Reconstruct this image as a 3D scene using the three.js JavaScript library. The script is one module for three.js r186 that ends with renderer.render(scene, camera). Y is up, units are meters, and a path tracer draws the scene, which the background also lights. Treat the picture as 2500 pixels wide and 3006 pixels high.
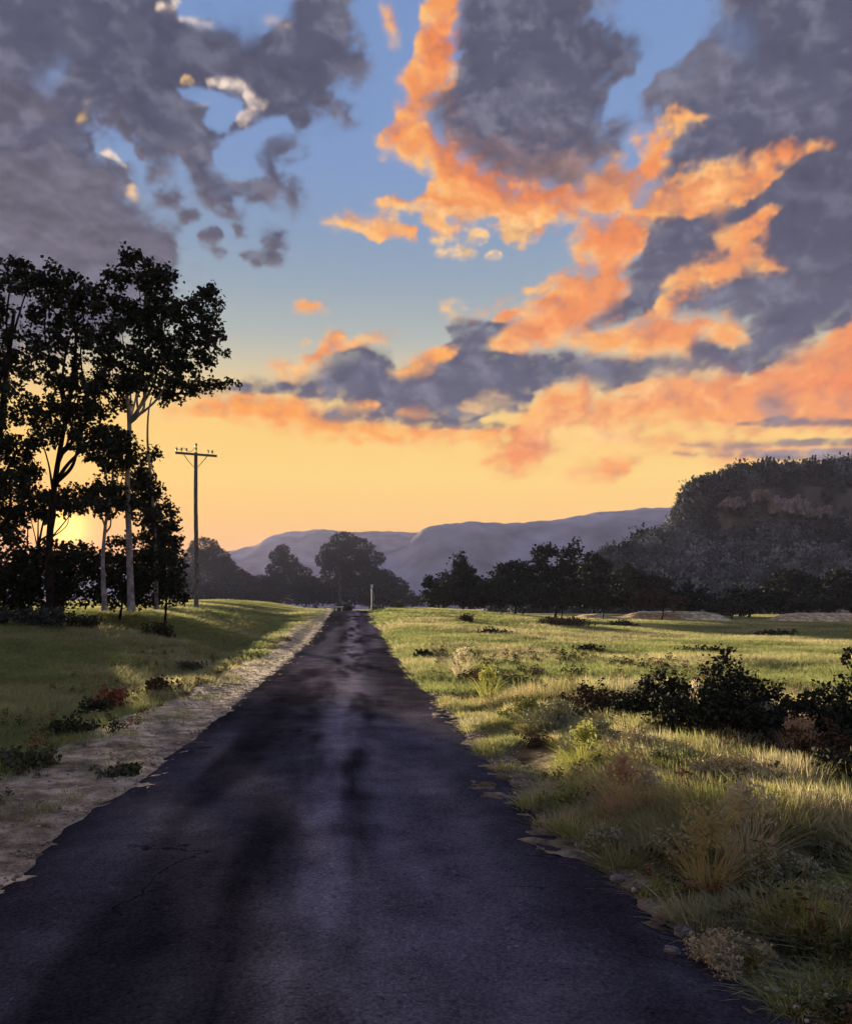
import * as THREE from 'three';
import { mergeGeometries } from 'three/addons/utils/BufferGeometryUtils.js';

// ------------------------------------------------------------------ camera, exposure, sun
const scene = new THREE.Scene();
const camera = new THREE.PerspectiveCamera(64.94, 851 / 1024, 0.1, 9000);
camera.position.set(0, 1.65, 0);
camera.lookAt(0, 1.65, -10);
camera.setViewOffset(851, 1024, 0, -95.6, 851, 1024);   // level camera, lens shifted up

const renderer = new THREE.WebGLRenderer({ antialias: true });
renderer.setSize(851, 1024);
renderer.toneMapping = THREE.LinearToneMapping;
const EXPOSURE = 5.0;
renderer.toneMappingExposure = EXPOSURE;
renderer.shadowMap.enabled = true;
renderer.shadowMap.type = THREE.PCFSoftShadowMap;

const SUN_AZ = -24.1, SUN_EL = 5.15, D2R = Math.PI / 180;
const sunDir = new THREE.Vector3(Math.sin(SUN_AZ * D2R) * Math.cos(SUN_EL * D2R), Math.sin(SUN_EL * D2R), -Math.cos(SUN_AZ * D2R) * Math.cos(SUN_EL * D2R));
const sun = new THREE.DirectionalLight(new THREE.Color().setRGB(1.0, 0.77, 0.5), 5);
sun.position.copy(sunDir).multiplyScalar(150);
sun.castShadow = true;
sun.shadow.radius = 2;
sun.shadow.mapSize.set(2048, 2048);
Object.assign(sun.shadow.camera, { left: -130, right: 130, top: 130, bottom: -130, near: 1, far: 400 });
scene.add(sun, sun.target);

// ------------------------------------------------------------------ noise
function rng(seed) { let a = seed >>> 0; return () => { a = (a + 0x6D2B79F5) >>> 0; let t = a; t = Math.imul(t ^ (t >>> 15), t | 1); t ^= t + Math.imul(t ^ (t >>> 7), t | 61); return ((t ^ (t >>> 14)) >>> 0) / 4294967296; }; }
const TAB = new Float32Array(65536); { const r = rng(7); for (let i = 0; i < 65536; i++) TAB[i] = r(); }
function vn(x, y) {                                   // value noise 0..1
  const xi = Math.floor(x), yi = Math.floor(y), fx = x - xi, fy = y - yi;
  const u = fx * fx * (3 - 2 * fx), v = fy * fy * (3 - 2 * fy);
  const a = (xi & 255) | ((yi & 255) << 8), b = ((xi + 1) & 255) | ((yi & 255) << 8), c = (xi & 255) | (((yi + 1) & 255) << 8), d = ((xi + 1) & 255) | (((yi + 1) & 255) << 8);
  return (TAB[a] * (1 - u) + TAB[b] * u) * (1 - v) + (TAB[c] * (1 - u) + TAB[d] * u) * v;
}
function fbm(x, y, o = 4) { let s = 0, a = 0.5, n = 0; for (let i = 0; i < o; i++) { s += a * vn(x, y); n += a; const t = x * 1.6 + y * 1.2 + 17.3; y = -x * 1.2 + y * 1.6 + 5.1; x = t; a *= 0.5; } return s / n; }
const clamp = (v, a = 0, b = 1) => Math.min(b, Math.max(a, v));
const ss = (a, b, v) => { const t = clamp((v - a) / (b - a)); return t * t * (3 - 2 * t); };
const lerp = (a, b, t) => a + (b - a) * t;
const lin = (c) => (c /= 255, c <= 0.04045 ? c / 12.92 : ((c + 0.055) / 1.055) ** 2.4);

// ------------------------------------------------------------------ sky: sunset air and clouds, in azimuth and elevation (degrees)
// each cloud: kind, edge softness, edge raggedness, cover, outline [azimuth, elevation, ...]
const CLOUDS = [["y",0.322,0.402,1,[-17.92,13.11,-15.04,14.25,-12.09,14.71,-9.41,14.68,-7.37,14.3,-6.35,13.58,-3.94,13.37,-0.82,12.9,2.65,12.49,5.76,12.58,7.48,14.29,8.84,14.95,10.86,15.34,11.79,14.82,11.19,13.89,9.51,12.99,8.22,11.79,9.24,11.53,8.56,10.72,7.54,9.58,5.42,9.56,3.87,10.08,5.07,11.07,5.76,11.88,3.69,11.92,-0.82,11.51,-3.94,11.65,-8.73,11.97,-11.43,12.53,-14.4,12.93,-16.97,12.93]],
["o",0.429,0.469,1,[36.62,20.68,27.9,17.57,26.33,16.81,24.92,15.98,23.18,15.39,20.79,15.24,19.26,15.6,17.7,16.04,15.14,15.62,12.52,14.72,14.17,14.31,10.52,13.86,7.82,12.98,7.13,12.25,11.19,12.28,14.49,12.28,18.33,12.27,20.79,11.72,27.9,10.8,36.62,10.09]],
["o",0.536,0.335,0.75,[10.52,11.49,14.49,11.96,20.79,11.25,28.25,10.02,36.62,8.74,36.62,7.78,27.9,9.07,22.59,9.56,20.18,9.24,17.7,10.34,14.17,10.84]],
["y",0.322,0.268,0.9,[10.02,9.42,12.19,10.11,13.84,10.34,14.88,9.84,14.17,9.15,12.52,8.78]],
["r",0.482,0.268,0.45,[14.49,9.26,14.15,9.01,13.25,8.87,12.13,8.91,11.21,9.11,10.86,9.4,11.21,9.66,12.13,9.79,13.25,9.75,14.15,9.55]],
["r",0.643,0.402,0.6,[7.99,10.9,7.69,10.21,6.93,9.79,5.97,9.81,5.2,10.26,4.9,10.97,5.2,11.67,5.97,12.09,6.93,12.06,7.69,11.61]],
["c",0.643,0.335,0.45,[14.49,11.64,13.74,11.37,11.76,11.27,9.27,11.36,7.23,11.61,6.45,11.94,7.23,12.23,9.27,12.36,11.76,12.26,13.74,11.98]],
["g",0.188,0.268,1,[-15.37,14.61,-12.75,15.21,-9.41,15.51,-8.05,16.35,-6.69,17.51,-4.63,18.04,-2.55,17.6,-2.13,16.47,-0.47,17.05,1.96,18.24,1.44,19.18,2.31,19.69,4.04,19.51,6.11,19.45,5.42,18.54,4.73,17.81,6.45,17.51,8.84,17.48,11.86,17.17,14.49,16.69,17.7,16.59,18.07,17.46,19.26,17.65,20.18,16.66,20.79,15.64,17.7,15.77,15.46,15.54,14.17,15.0,12.19,14.8,11.19,15.33,9.17,15.26,7.82,14.67,7.13,13.72,4.38,13.39,2.65,12.76,0.92,12.93,-0.82,13.03,-3.24,13.15,-6.0,13.2,-7.71,13.31,-6.69,13.9,-6.0,14.24,-8.05,14.4,-9.75,14.66,-12.75,14.58]],
["g",0.214,0.301,0.9,[10.52,16.93,14.49,16.91,18.33,16.38,20.79,15.85,18.95,15.51,15.79,15.36,12.52,14.78,9.85,15.23]],
["g",0.188,0.235,0.75,[-8.05,13.76,-3.94,13.6,0.92,13.3,3.69,13.01,6.45,12.69,3.0,12.49,-1.86,12.76,-6.0,13.03]],
["y",0.268,0.201,0.95,[-3.38,14.15,-3.62,13.96,-4.27,13.8,-5.08,13.73,-5.74,13.78,-6.0,13.92,-5.76,14.12,-5.12,14.28,-4.31,14.35,-3.65,14.3]],
["y",0.268,0.201,0.8,[0.29,13.52,0.08,13.38,-0.48,13.3,-1.17,13.32,-1.72,13.43,-1.93,13.59,-1.71,13.74,-1.15,13.82,-0.46,13.8,0.09,13.69]],
["c",0.375,0.268,0.7,[5.68,14.25,5.4,13.94,4.6,13.69,3.58,13.61,2.73,13.72,2.39,13.97,2.67,14.29,3.48,14.54,4.5,14.62,5.34,14.51]],
["o",0.375,0.335,1,[9.17,14.94,10.86,15.41,11.86,14.88,11.19,14.02,9.85,13.3,8.16,12.97,7.3,12.41,7.82,14.02]],
["r",0.536,0.335,0.45,[8.48,11.06,7.98,10.72,7.22,10.78,6.48,11.21,6.06,11.84,6.12,12.44,6.63,12.77,7.39,12.71,8.12,12.28,8.54,11.65]],
["o",0.268,0.301,1,[-10.93,16.6,-8.73,16.71,-7.54,17.79,-6.69,18.81,-5.93,18.68,-5.31,18.36,-3.59,18.74,-2.34,18.64,-2.9,18.29,-4.63,18.07,-6.35,17.52,-7.88,16.42,-9.41,15.51,-10.36,16.1]],
["y",0.295,0.268,1,[-1.86,15.96,-2.62,16.27,-0.82,17.3,0.57,17.84,2.41,17.86,1.68,17.14,-0.12,16.41]],
["c",0.214,0.201,0.85,[-9.47,16.24,-9.58,16.03,-9.94,15.82,-10.42,15.68,-10.84,15.66,-11.03,15.77,-10.93,15.98,-10.57,16.19,-10.09,16.34,-9.67,16.35]],
["y",0.161,0.168,1,[-9.31,20.53,-8.56,20.74,-7.54,20.55,-6.89,20.15,-8.05,19.98,-9.21,19.93]],
["c",0.161,0.168,0.9,[-8.02,18.05,-8.09,17.9,-8.26,17.8,-8.47,17.79,-8.64,17.88,-8.7,18.02,-8.64,18.17,-8.47,18.27,-8.26,18.28,-8.09,18.19]],
["c",0.268,0.235,0.85,[1.09,20.62,1.96,20.7,2.55,20.15,2.38,19.69,1.61,19.55,1.2,19.92]],
["g",0.348,0.536,1,[19.41,41.47,40.84,35.33,40.84,20.74,27.9,17.43,26.33,17.03,24.92,16.13,23.47,15.42,20.79,15.21,18.95,15.66,17.76,16.83,18.64,17.71,20.18,17.19,21.7,17.39,20.79,18.66,17.38,19.02,15.79,19.46,12.85,18.73,11.36,18.95,12.52,19.72,14.17,20.79,13.84,21.98,15.46,22.98,15.14,23.86,14.49,25.04,15.46,26.3,15.95,26.78,16.33,28.82,16.11,30.36,14.75,30.72,14.98,31.6,16.11,32.43,17.79,32.9,18.58,33.63,19.88,34.39]],
["l",0.59,0.536,0.6,[18.58,33.7,19.57,33.88,20.79,33.11,21.4,32.2,20.18,30.99,18.33,30.67,16.11,30.73,14.98,31.12,15.14,31.71,16.43,32.38,17.85,32.89]],
["s",0.536,0.402,0.55,[20.12,34.24,21.7,33.63,22.23,32.92,21.4,32.71,20.64,33.14]],
["d",0.59,0.469,0.5,[26.04,32.23,25.65,31.97,24.53,31.93,23.1,32.12,21.9,32.46,21.41,32.84,21.83,33.12,22.99,33.17,24.42,32.98,25.58,32.62]],
["l",0.643,0.536,0.5,[17.7,20.16,19.26,20.86,22.0,20.8,24.92,20.66,26.61,19.84,24.34,19.07,20.79,18.95,17.7,19.28]],
["d",1.072,0.67,0.4,[23.76,26.93,28.25,27.76,29.31,20.99,26.61,19.29,23.76,21.93,23.18,24.45]],
["g",0.375,0.469,1,[2.17,43.12,13.84,42.29,13.12,36.33,11.96,35.57,13.61,34.71,14.92,34.21,14.59,32.97,13.35,32.52,12.69,32.1,12.62,30.5,14.0,30.06,13.74,29.37,13.45,28.76,12.36,28.6,12.03,28.11,11.19,27.38,8.5,27.22,5.76,27.63,3.52,28.59,1.61,29.82,0.23,30.81,0.23,31.75,0.92,32.62,1.79,33.58,2.13,34.76,1.96,35.92]],
["l",1.206,0.67,0.45,[11.69,30.96,11.34,30.4,10.42,30.11,9.28,30.2,8.34,30.63,7.99,31.25,8.34,31.81,9.28,32.11,10.42,32.02,11.34,31.58]],
["d",0.59,0.469,0.45,[10.52,35.25,13.18,34.76,14.66,34.01,14.17,32.78,12.52,32.48,11.19,33.56]],
["b",0.858,0.603,0.7,[1.09,30.29,3.0,29.79,6.45,29.36,9.85,28.99,12.19,28.49,12.85,27.77,10.86,26.94,7.13,27.1,3.69,27.91,1.61,29.24]],
["o",0.241,0.369,1,[0.4,41.23,2.83,41.2,2.45,36.36,1.54,35.35,1.68,34.77,2.13,33.82,1.96,33.05,0.68,32.47,0.09,31.37,0.85,30.4,2.48,29.33,4.38,28.27,6.45,27.54,8.84,27.09,10.86,27.27,12.03,27.92,13.25,28.59,14.07,28.67,13.84,27.93,14.82,27.83,15.46,29.18,14.0,29.14,14.49,29.55,15.95,29.68,16.11,30.16,17.22,30.61,18.07,30.25,19.1,29.82,17.76,29.59,17.06,28.98,16.65,28.01,15.95,27.25,15.08,26.93,15.21,26.38,14.49,25.31,13.51,25.41,12.52,25.22,10.86,25.41,9.51,25.39,8.26,25.24,8.16,24.68,6.96,24.03,5.93,24.21,5.42,24.8,5.25,25.24,4.38,25.46,3.87,25.98,3.0,25.72,2.65,25.16,1.44,24.9,0.57,25.19,-0.19,25.81,-1.51,26.31,-2.9,26.34,-3.83,26.6,-3.24,27.11,-2.55,27.18,-1.51,26.92,-0.05,27.09,0.43,27.83,-0.12,28.64,-1.51,29.16,-3.07,29.4,-3.52,30.09,-2.55,31.09,-2.03,31.98,-1.27,32.37,-1.79,33.22,-1.16,34.31,-0.4,35.71]],
["r",0.536,0.402,0.75,[1.09,29.82,3.0,29.0,5.76,27.79,8.84,27.09,11.53,27.08,12.52,26.59,11.19,26.21,7.82,26.6,4.38,27.21,1.96,28.49]],
["b",0.697,0.469,0.5,[10.52,28.04,12.19,28.49,13.51,28.23,13.84,27.27,12.19,26.62,10.52,26.89]],
["r",0.536,0.335,0.5,[1.79,34.73,1.31,33.96,0.68,33.54,0.14,33.64,-0.1,34.22,0.05,35.06,0.53,35.81,1.16,36.21,1.7,36.11,1.94,35.55]],
["b",0.59,0.402,0.55,[1.96,32.23,1.76,31.91,1.24,31.72,0.6,31.72,0.08,31.93,-0.12,32.25,0.08,32.57,0.6,32.76,1.24,32.76,1.76,32.56]],
["c",0.429,0.402,0.55,[-2.9,27.06,-1.16,26.81,0.92,26.59,4.38,26.19,7.82,25.82,8.16,24.96,6.79,24.18,5.42,24.95,3.87,25.84,1.96,25.17,0.23,25.61,-1.86,26.36]],
["s",0.214,0.201,0.9,[14.43,28.11,14.34,27.92,14.11,27.82,13.83,27.85,13.6,27.99,13.51,28.2,13.6,28.39,13.83,28.49,14.11,28.46,14.34,28.32]],
["s",0.161,0.168,0.9,[5.25,25.6,5.13,25.46,4.84,25.38,4.48,25.39,4.19,25.49,4.07,25.64,4.19,25.79,4.48,25.87,4.84,25.86,5.13,25.76]],
["s",0.161,0.168,0.7,[2.38,25.68,2.28,25.55,2.04,25.47,1.74,25.47,1.5,25.56,1.41,25.69,1.5,25.82,1.74,25.9,2.04,25.9,2.28,25.81]],
["s",0.268,0.201,0.8,[15.08,26.74,15.95,26.83,15.46,26.16,14.66,25.62,14.49,26.08]],
["o",0.161,0.235,1,[-7.24,25.41,-5.49,25.99,-3.83,25.76,-2.9,26.17,-1.96,25.51,-0.54,25.19,-0.78,24.76,-2.65,24.74,-3.35,24.29,-4.52,24.89,-5.93,25.21]],
["c",0.322,0.268,0.6,[-6.35,25.48,-4.63,25.79,-2.9,26.01,-1.51,25.32,-2.55,24.94,-3.94,25.14]],
["c",0.134,0.201,1,[4.49,24.66,4.32,24.38,3.89,24.22,3.36,24.23,2.92,24.42,2.76,24.71,2.92,24.99,3.36,25.15,3.89,25.14,4.32,24.95]],
["c",0.161,0.201,1,[3.69,23.85,3.42,23.64,2.69,23.51,1.79,23.52,1.06,23.67,0.78,23.89,1.06,24.11,1.79,24.24,2.69,24.23,3.42,24.08]],
["c",0.107,0.134,1,[5.45,23.51,5.32,23.32,4.98,23.22,4.55,23.23,4.21,23.36,4.07,23.55,4.21,23.74,4.55,23.84,4.98,23.83,5.32,23.7]],
["c",0.188,0.201,0.9,[2.03,24.72,1.87,24.48,1.46,24.34,0.94,24.35,0.52,24.49,0.36,24.73,0.52,24.97,0.94,25.11,1.46,25.1,1.87,24.95]],
["c",0.214,0.268,0.85,[7.85,24.64,7.62,24.28,7.0,24.08,6.24,24.12,5.62,24.37,5.38,24.75,5.62,25.11,6.24,25.31,7.0,25.28,7.62,25.02]],
["o",0.241,0.369,1,[26.75,27.36,25.54,27.06,24.4,26.77,23.82,26.49,23.38,25.8,22.59,25.28,20.79,25.03,19.26,24.76,17.7,24.79,16.11,24.81,15.3,24.4,15.14,23.58,14.82,22.76,13.84,22.36,14.17,21.08,14.33,20.54,12.52,19.66,11.59,19.12,11.19,18.29,8.84,17.61,6.45,17.51,4.38,17.76,5.07,18.71,6.45,19.68,4.73,19.64,5.42,20.08,7.82,20.84,9.51,21.41,8.16,21.12,7.13,21.47,8.5,21.91,10.19,22.25,11.53,22.31,10.52,23.11,9.95,23.86,10.52,24.53,11.19,25.05,12.85,25.19,14.49,25.59,15.79,26.53,17.7,27.3,19.26,27.5,21.7,27.29,23.03,27.72,23.76,27.74,24.92,27.35,26.1,27.39]],
["r",0.482,0.335,0.6,[12.03,25.12,13.68,25.25,15.14,24.42,14.49,23.07,12.85,22.79,11.19,23.35,11.03,24.5]],
["r",0.59,0.402,0.45,[7.82,19.99,11.19,21.31,13.84,21.69,14.0,20.65,12.19,19.45,9.51,18.38,7.13,18.49]],
["r",0.268,0.268,0.6,[25.09,27.28,24.97,27.06,24.5,26.88,23.85,26.81,23.28,26.89,23.0,27.07,23.13,27.31,23.61,27.49,24.26,27.55,24.82,27.47]],
["c",0.536,0.402,0.45,[16.43,26.05,18.95,27.06,20.79,27.04,22.59,26.88,20.79,26.27,18.33,25.69]],
["g",0.268,0.335,1,[15.46,23.55,16.43,24.14,18.01,24.32,19.57,24.39,21.09,24.55,21.4,24.19,20.18,23.68,18.95,23.01,17.06,22.25,15.46,21.84,14.49,22.16]],
["g",0.295,0.335,1,[14.0,21.97,15.46,22.41,16.43,21.74,15.95,20.63,14.17,19.6,12.19,18.84,11.19,19.06,12.85,20.0,14.33,20.77]],
["o",0.241,0.369,1,[23.62,24.32,22.94,23.42,22.23,22.71,23.82,21.24,22.59,20.94,20.18,20.83,18.64,20.3,17.22,19.86,16.91,19.21,15.72,19.02,16.11,20.32,16.43,21.31,17.7,21.75,18.95,22.17,20.49,22.4,20.03,23.24,19.63,23.76,20.79,23.87,21.7,24.09,22.94,24.62]],
["o",0.268,0.335,1,[9.51,18.07,12.85,18.8,15.46,19.43,17.38,19.08,20.18,18.73,20.85,18.21,21.85,17.07,20.79,16.68,19.57,17.56,18.33,17.53,17.7,16.98,16.11,16.81,14.17,16.87,11.86,17.2]],
["y",0.375,0.268,0.5,[9.85,18.06,13.18,18.16,16.43,17.61,17.7,17.14,15.79,16.93,12.52,17.22]],
["c",0.322,0.268,0.4,[17.69,16.94,17.28,16.82,16.17,16.76,14.78,16.8,13.63,16.92,13.19,17.07,13.62,17.21,14.75,17.27,16.15,17.23,17.26,17.1]],
["r",0.804,0.536,0.4,[20.18,15.09,23.18,15.09,26.05,15.55,27.9,16.3,28.78,15.04,26.61,14.46,22.59,14.01,18.95,14.03]],
["c",0.59,0.402,0.45,[13.18,14.43,17.7,15.61,19.57,15.21,17.06,14.49,14.49,13.72]],
["r",0.482,0.335,0.7,[24.34,14.13,26.61,14.46,29.31,14.26,29.31,13.26,26.61,13.44]],
["l",0.536,0.402,0.6,[24.52,12.92,24.32,12.51,23.8,12.3,23.15,12.36,22.62,12.67,22.41,13.12,22.62,13.53,23.15,13.74,23.8,13.68,24.32,13.36]],
["y",0.375,0.268,0.6,[12.52,13.19,17.7,13.51,22.0,12.7,18.33,12.58]],
["g",0.134,0.168,0.85,[21.09,12.06,23.76,12.33,25.49,12.01,27.9,11.65,31.89,11.18,31.89,10.67,25.2,11.56,22.59,11.7]],
["g",0.134,0.134,0.8,[17.38,10.97,20.79,10.78,23.76,10.83,28.25,10.53,31.89,10.21,31.89,9.81,23.76,10.43,20.79,10.4]],
["l",0.161,0.168,0.85,[20.18,10.32,23.76,10.19,28.25,9.87,31.89,9.47,31.89,8.66,26.61,9.23,22.59,9.81]],
["g",0.134,0.134,0.7,[17.06,10.37,20.79,10.15,24.34,9.77,28.25,9.34,31.89,8.83,31.89,8.52,26.61,9.2,20.79,9.9]],
["y",0.375,0.335,0.3,[7.13,21.53,4.38,19.81,3.0,19.68,5.07,20.7]],
["o",0.188,0.168,1,[-3.24,36.61,-2.62,36.54,-2.2,35.8,-1.96,34.95,-2.34,35.04,-2.9,35.79]],
["g",0.295,0.469,1,[-41.77,34.95,-5.49,43.0,-5.25,35.59,-4.04,34.48,-4.21,33.52,-5.83,32.97,-6.35,32.46,-5.42,32.01,-5.38,31.08,-6.17,30.92,-7.37,31.16,-8.22,30.73,-8.73,29.8,-8.46,29.43,-9.41,28.97,-10.25,28.25,-10.42,27.97,-9.75,27.62,-8.8,27.28,-8.67,26.74,-9.24,25.96,-9.92,26.11,-10.09,26.65,-11.43,26.27,-13.41,26.24,-12.75,25.47,-12.79,24.36,-13.25,24.26,-13.58,24.99,-14.72,25.56,-15.69,26.0,-16.24,26.42,-16.75,27.47,-17.1,27.95,-17.76,26.82,-18.54,26.32,-18.92,26.67,-19.17,27.28,-19.88,27.82,-20.09,28.3,-20.55,28.86,-21.0,29.11,-22.06,28.73,-22.5,28.16,-22.2,27.83,-21.15,27.68,-20.55,27.08,-20.24,26.22,-20.09,25.45,-19.48,24.73,-18.54,24.58,-18.07,24.09,-17.06,24.07,-17.22,23.08,-17.35,22.22,-16.91,21.69,-18.23,19.23,-20.7,17.2,-41.77,12.88]],
["s",0.268,0.335,1,[-14.23,29.32,-13.74,29.75,-12.59,30.2,-11.43,30.96,-9.75,31.1,-9.24,30.48,-8.9,29.92,-9.75,29.98,-10.76,29.78,-11.26,29.35,-11.53,28.54,-11.36,27.76,-12.09,27.44,-14.49,27.34,-14.98,27.68,-14.72,28.49]],
["s",0.241,0.335,1,[-16.91,41.88,-9.07,42.78,-9.68,36.0,-10.76,35.23,-11.26,34.86,-12.09,34.51,-12.75,34.3,-13.08,34.72,-14.07,35.0,-15.04,35.06,-17.13,35.02,-17.35,35.46]],
["s",0.241,0.301,1,[-17.1,31.65,-16.01,31.84,-15.21,31.7,-13.41,31.78,-12.82,31.48,-12.75,30.94,-13.25,30.64,-13.74,29.83,-14.72,29.85,-15.43,30.32,-15.04,30.86,-16.01,30.94,-16.81,31.2]],
["s",0.536,0.402,0.6,[-25.96,30.27,-25.4,30.92,-23.97,31.99,-24.03,31.48,-24.77,30.28,-25.26,30.02]],
["s",0.214,0.201,0.8,[-17.92,26.4,-17.22,27.68,-16.72,27.48,-16.17,26.35,-15.85,25.98,-16.65,26.03]],
["g",0.161,0.268,1,[-16.75,26.02,-16.98,25.68,-17.5,25.45,-18.12,25.42,-18.6,25.6,-18.76,25.92,-18.54,26.26,-18.02,26.49,-17.39,26.53,-16.91,26.35]],
["g",0.161,0.268,1,[-15.66,25.19,-15.78,24.91,-16.15,24.68,-16.62,24.6,-17.02,24.68,-17.19,24.91,-17.07,25.19,-16.71,25.41,-16.23,25.5,-15.83,25.42]],
["g",0.161,0.268,1,[-14.15,24.05,-14.37,23.73,-14.83,23.55,-15.34,23.58,-15.71,23.8,-15.81,24.14,-15.58,24.46,-15.13,24.64,-14.62,24.62,-14.24,24.39]],
["g",0.161,0.268,1,[-13.76,23.11,-13.94,22.94,-14.29,22.87,-14.68,22.93,-14.96,23.09,-15.02,23.28,-14.85,23.45,-14.5,23.52,-14.11,23.46,-13.83,23.31]],
["g",0.161,0.268,1,[-9.97,23.72,-10.5,23.38,-11.1,23.35,-11.55,23.63,-11.66,24.13,-11.41,24.64,-10.88,24.97,-10.28,25.01,-9.83,24.72,-9.71,24.23]],
["g",0.161,0.268,1,[-9.89,23.15,-10.22,22.81,-11.01,22.6,-11.95,22.61,-12.69,22.82,-12.95,23.15,-12.62,23.49,-11.84,23.7,-10.9,23.7,-10.15,23.49]],
["p",1.206,0.804,0.85,[-41.77,23.15,-26.24,27.21,-22.2,27.46,-20.55,26.69,-20.15,25.44,-18.54,24.44,-17.29,23.91,-17.44,21.64,-20.7,17.5,-41.77,13.13]],
["p",1.072,0.737,0.5,[-41.77,26.36,-26.8,30.66,-24.83,30.15,-23.68,29.66,-24.54,28.53,-41.77,23.37]],
["d",1.34,0.871,0.45,[-27.9,33.29,-23.97,33.3,-18.23,34.32,-12.09,33.95,-6.0,34.16,-6.69,32.2,-10.76,31.54,-15.37,32.64,-17.29,31.19,-19.17,28.44,-21.31,29.6,-24.26,32.34,-30.54,30.89]],
["w",0.188,0.235,0.95,[-17.14,35.5,-17.23,35.31,-17.54,35.12,-17.97,35.0,-18.33,35.01,-18.5,35.13,-18.41,35.32,-18.1,35.52,-17.68,35.63,-17.31,35.63]],
["w",0.188,0.235,0.95,[-16.91,35.72,-16.97,35.58,-17.13,35.48,-17.32,35.45,-17.48,35.5,-17.54,35.62,-17.48,35.76,-17.32,35.86,-17.13,35.89,-16.97,35.84]],
["w",0.161,0.168,0.64,[-14.95,35.14,-15.2,35.06,-15.81,34.98,-16.56,34.94,-17.16,34.94,-17.38,34.99,-17.14,35.07,-16.53,35.15,-15.78,35.2,-15.18,35.19]],
["c",0.188,0.168,0.4,[-9.8,35.49,-9.97,35.41,-10.38,35.38,-10.87,35.39,-11.25,35.45,-11.38,35.54,-11.21,35.61,-10.8,35.65,-10.31,35.64,-9.93,35.57]],
["w",0.161,0.201,0.95,[-15.3,32.36,-14.56,32.5,-12.75,32.46,-12.26,32.02,-11.26,31.58,-11.43,31.24,-12.42,30.9,-12.59,30.25,-13.08,30.15,-13.41,30.42,-13.02,30.96,-12.49,31.21,-12.92,31.96,-13.74,32.06,-15.04,32.01]],
["c",0.161,0.201,0.9,[-16.04,32.17,-16.13,32.02,-16.35,31.9,-16.63,31.87,-16.85,31.92,-16.94,32.05,-16.85,32.2,-16.63,32.32,-16.35,32.36,-16.13,32.3]],
["c",0.134,0.134,0.56,[-14.92,31.15,-15.05,31.06,-15.39,30.95,-15.83,30.85,-16.18,30.8,-16.33,30.83,-16.2,30.91,-15.86,31.03,-15.43,31.13,-15.07,31.17]],
["c",0.134,0.168,0.76,[-23.01,29.2,-23.22,28.97,-23.42,28.85,-23.52,28.9,-23.49,29.08,-23.35,29.34,-23.14,29.57,-22.94,29.68,-22.84,29.64,-22.86,29.46]],
["w",0.134,0.134,0.64,[-22.62,30.0,-22.67,29.86,-22.78,29.76,-22.93,29.74,-23.05,29.79,-23.09,29.91,-23.05,30.05,-22.93,30.15,-22.78,30.18,-22.67,30.12]],
["w",0.134,0.134,0.9,[-22.12,27.67,-21.46,27.96,-21.0,27.73,-20.43,27.18,-20.7,27.24,-21.25,27.54]],
["c",0.161,0.168,0.72,[-19.76,26.03,-19.74,25.8,-19.83,25.61,-20.0,25.55,-20.17,25.64,-20.3,25.83,-20.31,26.07,-20.22,26.25,-20.06,26.31,-19.88,26.23]]];
const AIR = [[0, 244, 164, 82], [4, 250, 178, 82], [6, 251, 192, 90], [9, 253, 208, 108], [12.5, 250, 205, 110], [14.5, 238, 202, 136], [16.5, 206, 194, 163], [18.5, 174, 181, 176], [21.5, 148, 165, 180], [24.5, 132, 156, 186], [29, 122, 151, 197], [37, 114, 146, 196], [60, 110, 141, 194], [90, 104, 134, 190]].map(([e, r, g, b]) => [e, lin(r), lin(g), lin(b)]);
const KIND = Object.fromEntries(Object.entries({ g: [77, 80, 105], d: [61, 65, 90], l: [118, 119, 138], p: [104, 100, 116], o: [243, 152, 82], r: [236, 126, 74], y: [253, 160, 52], c: [252, 202, 136], w: [228, 206, 190], b: [150, 116, 108], s: [0, 0, 0] }).map(([k, v]) => [k, v.map(lin)]));
const RIM = [253, 190, 112].map(lin), WARMGREY = [112, 102, 110].map(lin), DUSK = [186, 120, 100].map(lin);
function air(el, away, out) {
  let i = 0; while (i < AIR.length - 2 && AIR[i + 1][0] < el) i++;
  const A = AIR[i], B = AIR[i + 1], t = clamp((el - A[0]) / (B[0] - A[0]));
  for (let k = 0; k < 3; k++) out[k] = lerp(A[k + 1], B[k + 1], t);
  const m = 0.62 * ss(45, 150, away) * (1 - ss(12, 40, el));      // the sky opposite the sun is mauve
  out[0] = lerp(out[0], 0.25, m); out[1] = lerp(out[1], 0.21, m); out[2] = lerp(out[2], 0.27, m);
}
function sdist(P, x, y) {                              // signed distance, inside positive
  let d = 1e9, inside = false;
  for (let i = 0, j = P.length - 2; i < P.length; j = i, i += 2) {
    const ex = P[j] - P[i], ey = P[j + 1] - P[i + 1], wx = x - P[i], wy = y - P[i + 1];
    const t = clamp((wx * ex + wy * ey) / (ex * ex + ey * ey)), bx = wx - ex * t, by = wy - ey * t, q = bx * bx + by * by;
    if (q < d) d = q;
    const c1 = y >= P[i + 1], c2 = y < P[j + 1], c3 = ex * wy > ey * wx;
    if ((c1 && c2 && c3) || (!c1 && !c2 && !c3)) inside = !inside;
  }
  return inside ? Math.sqrt(d) : -Math.sqrt(d);
}
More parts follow.
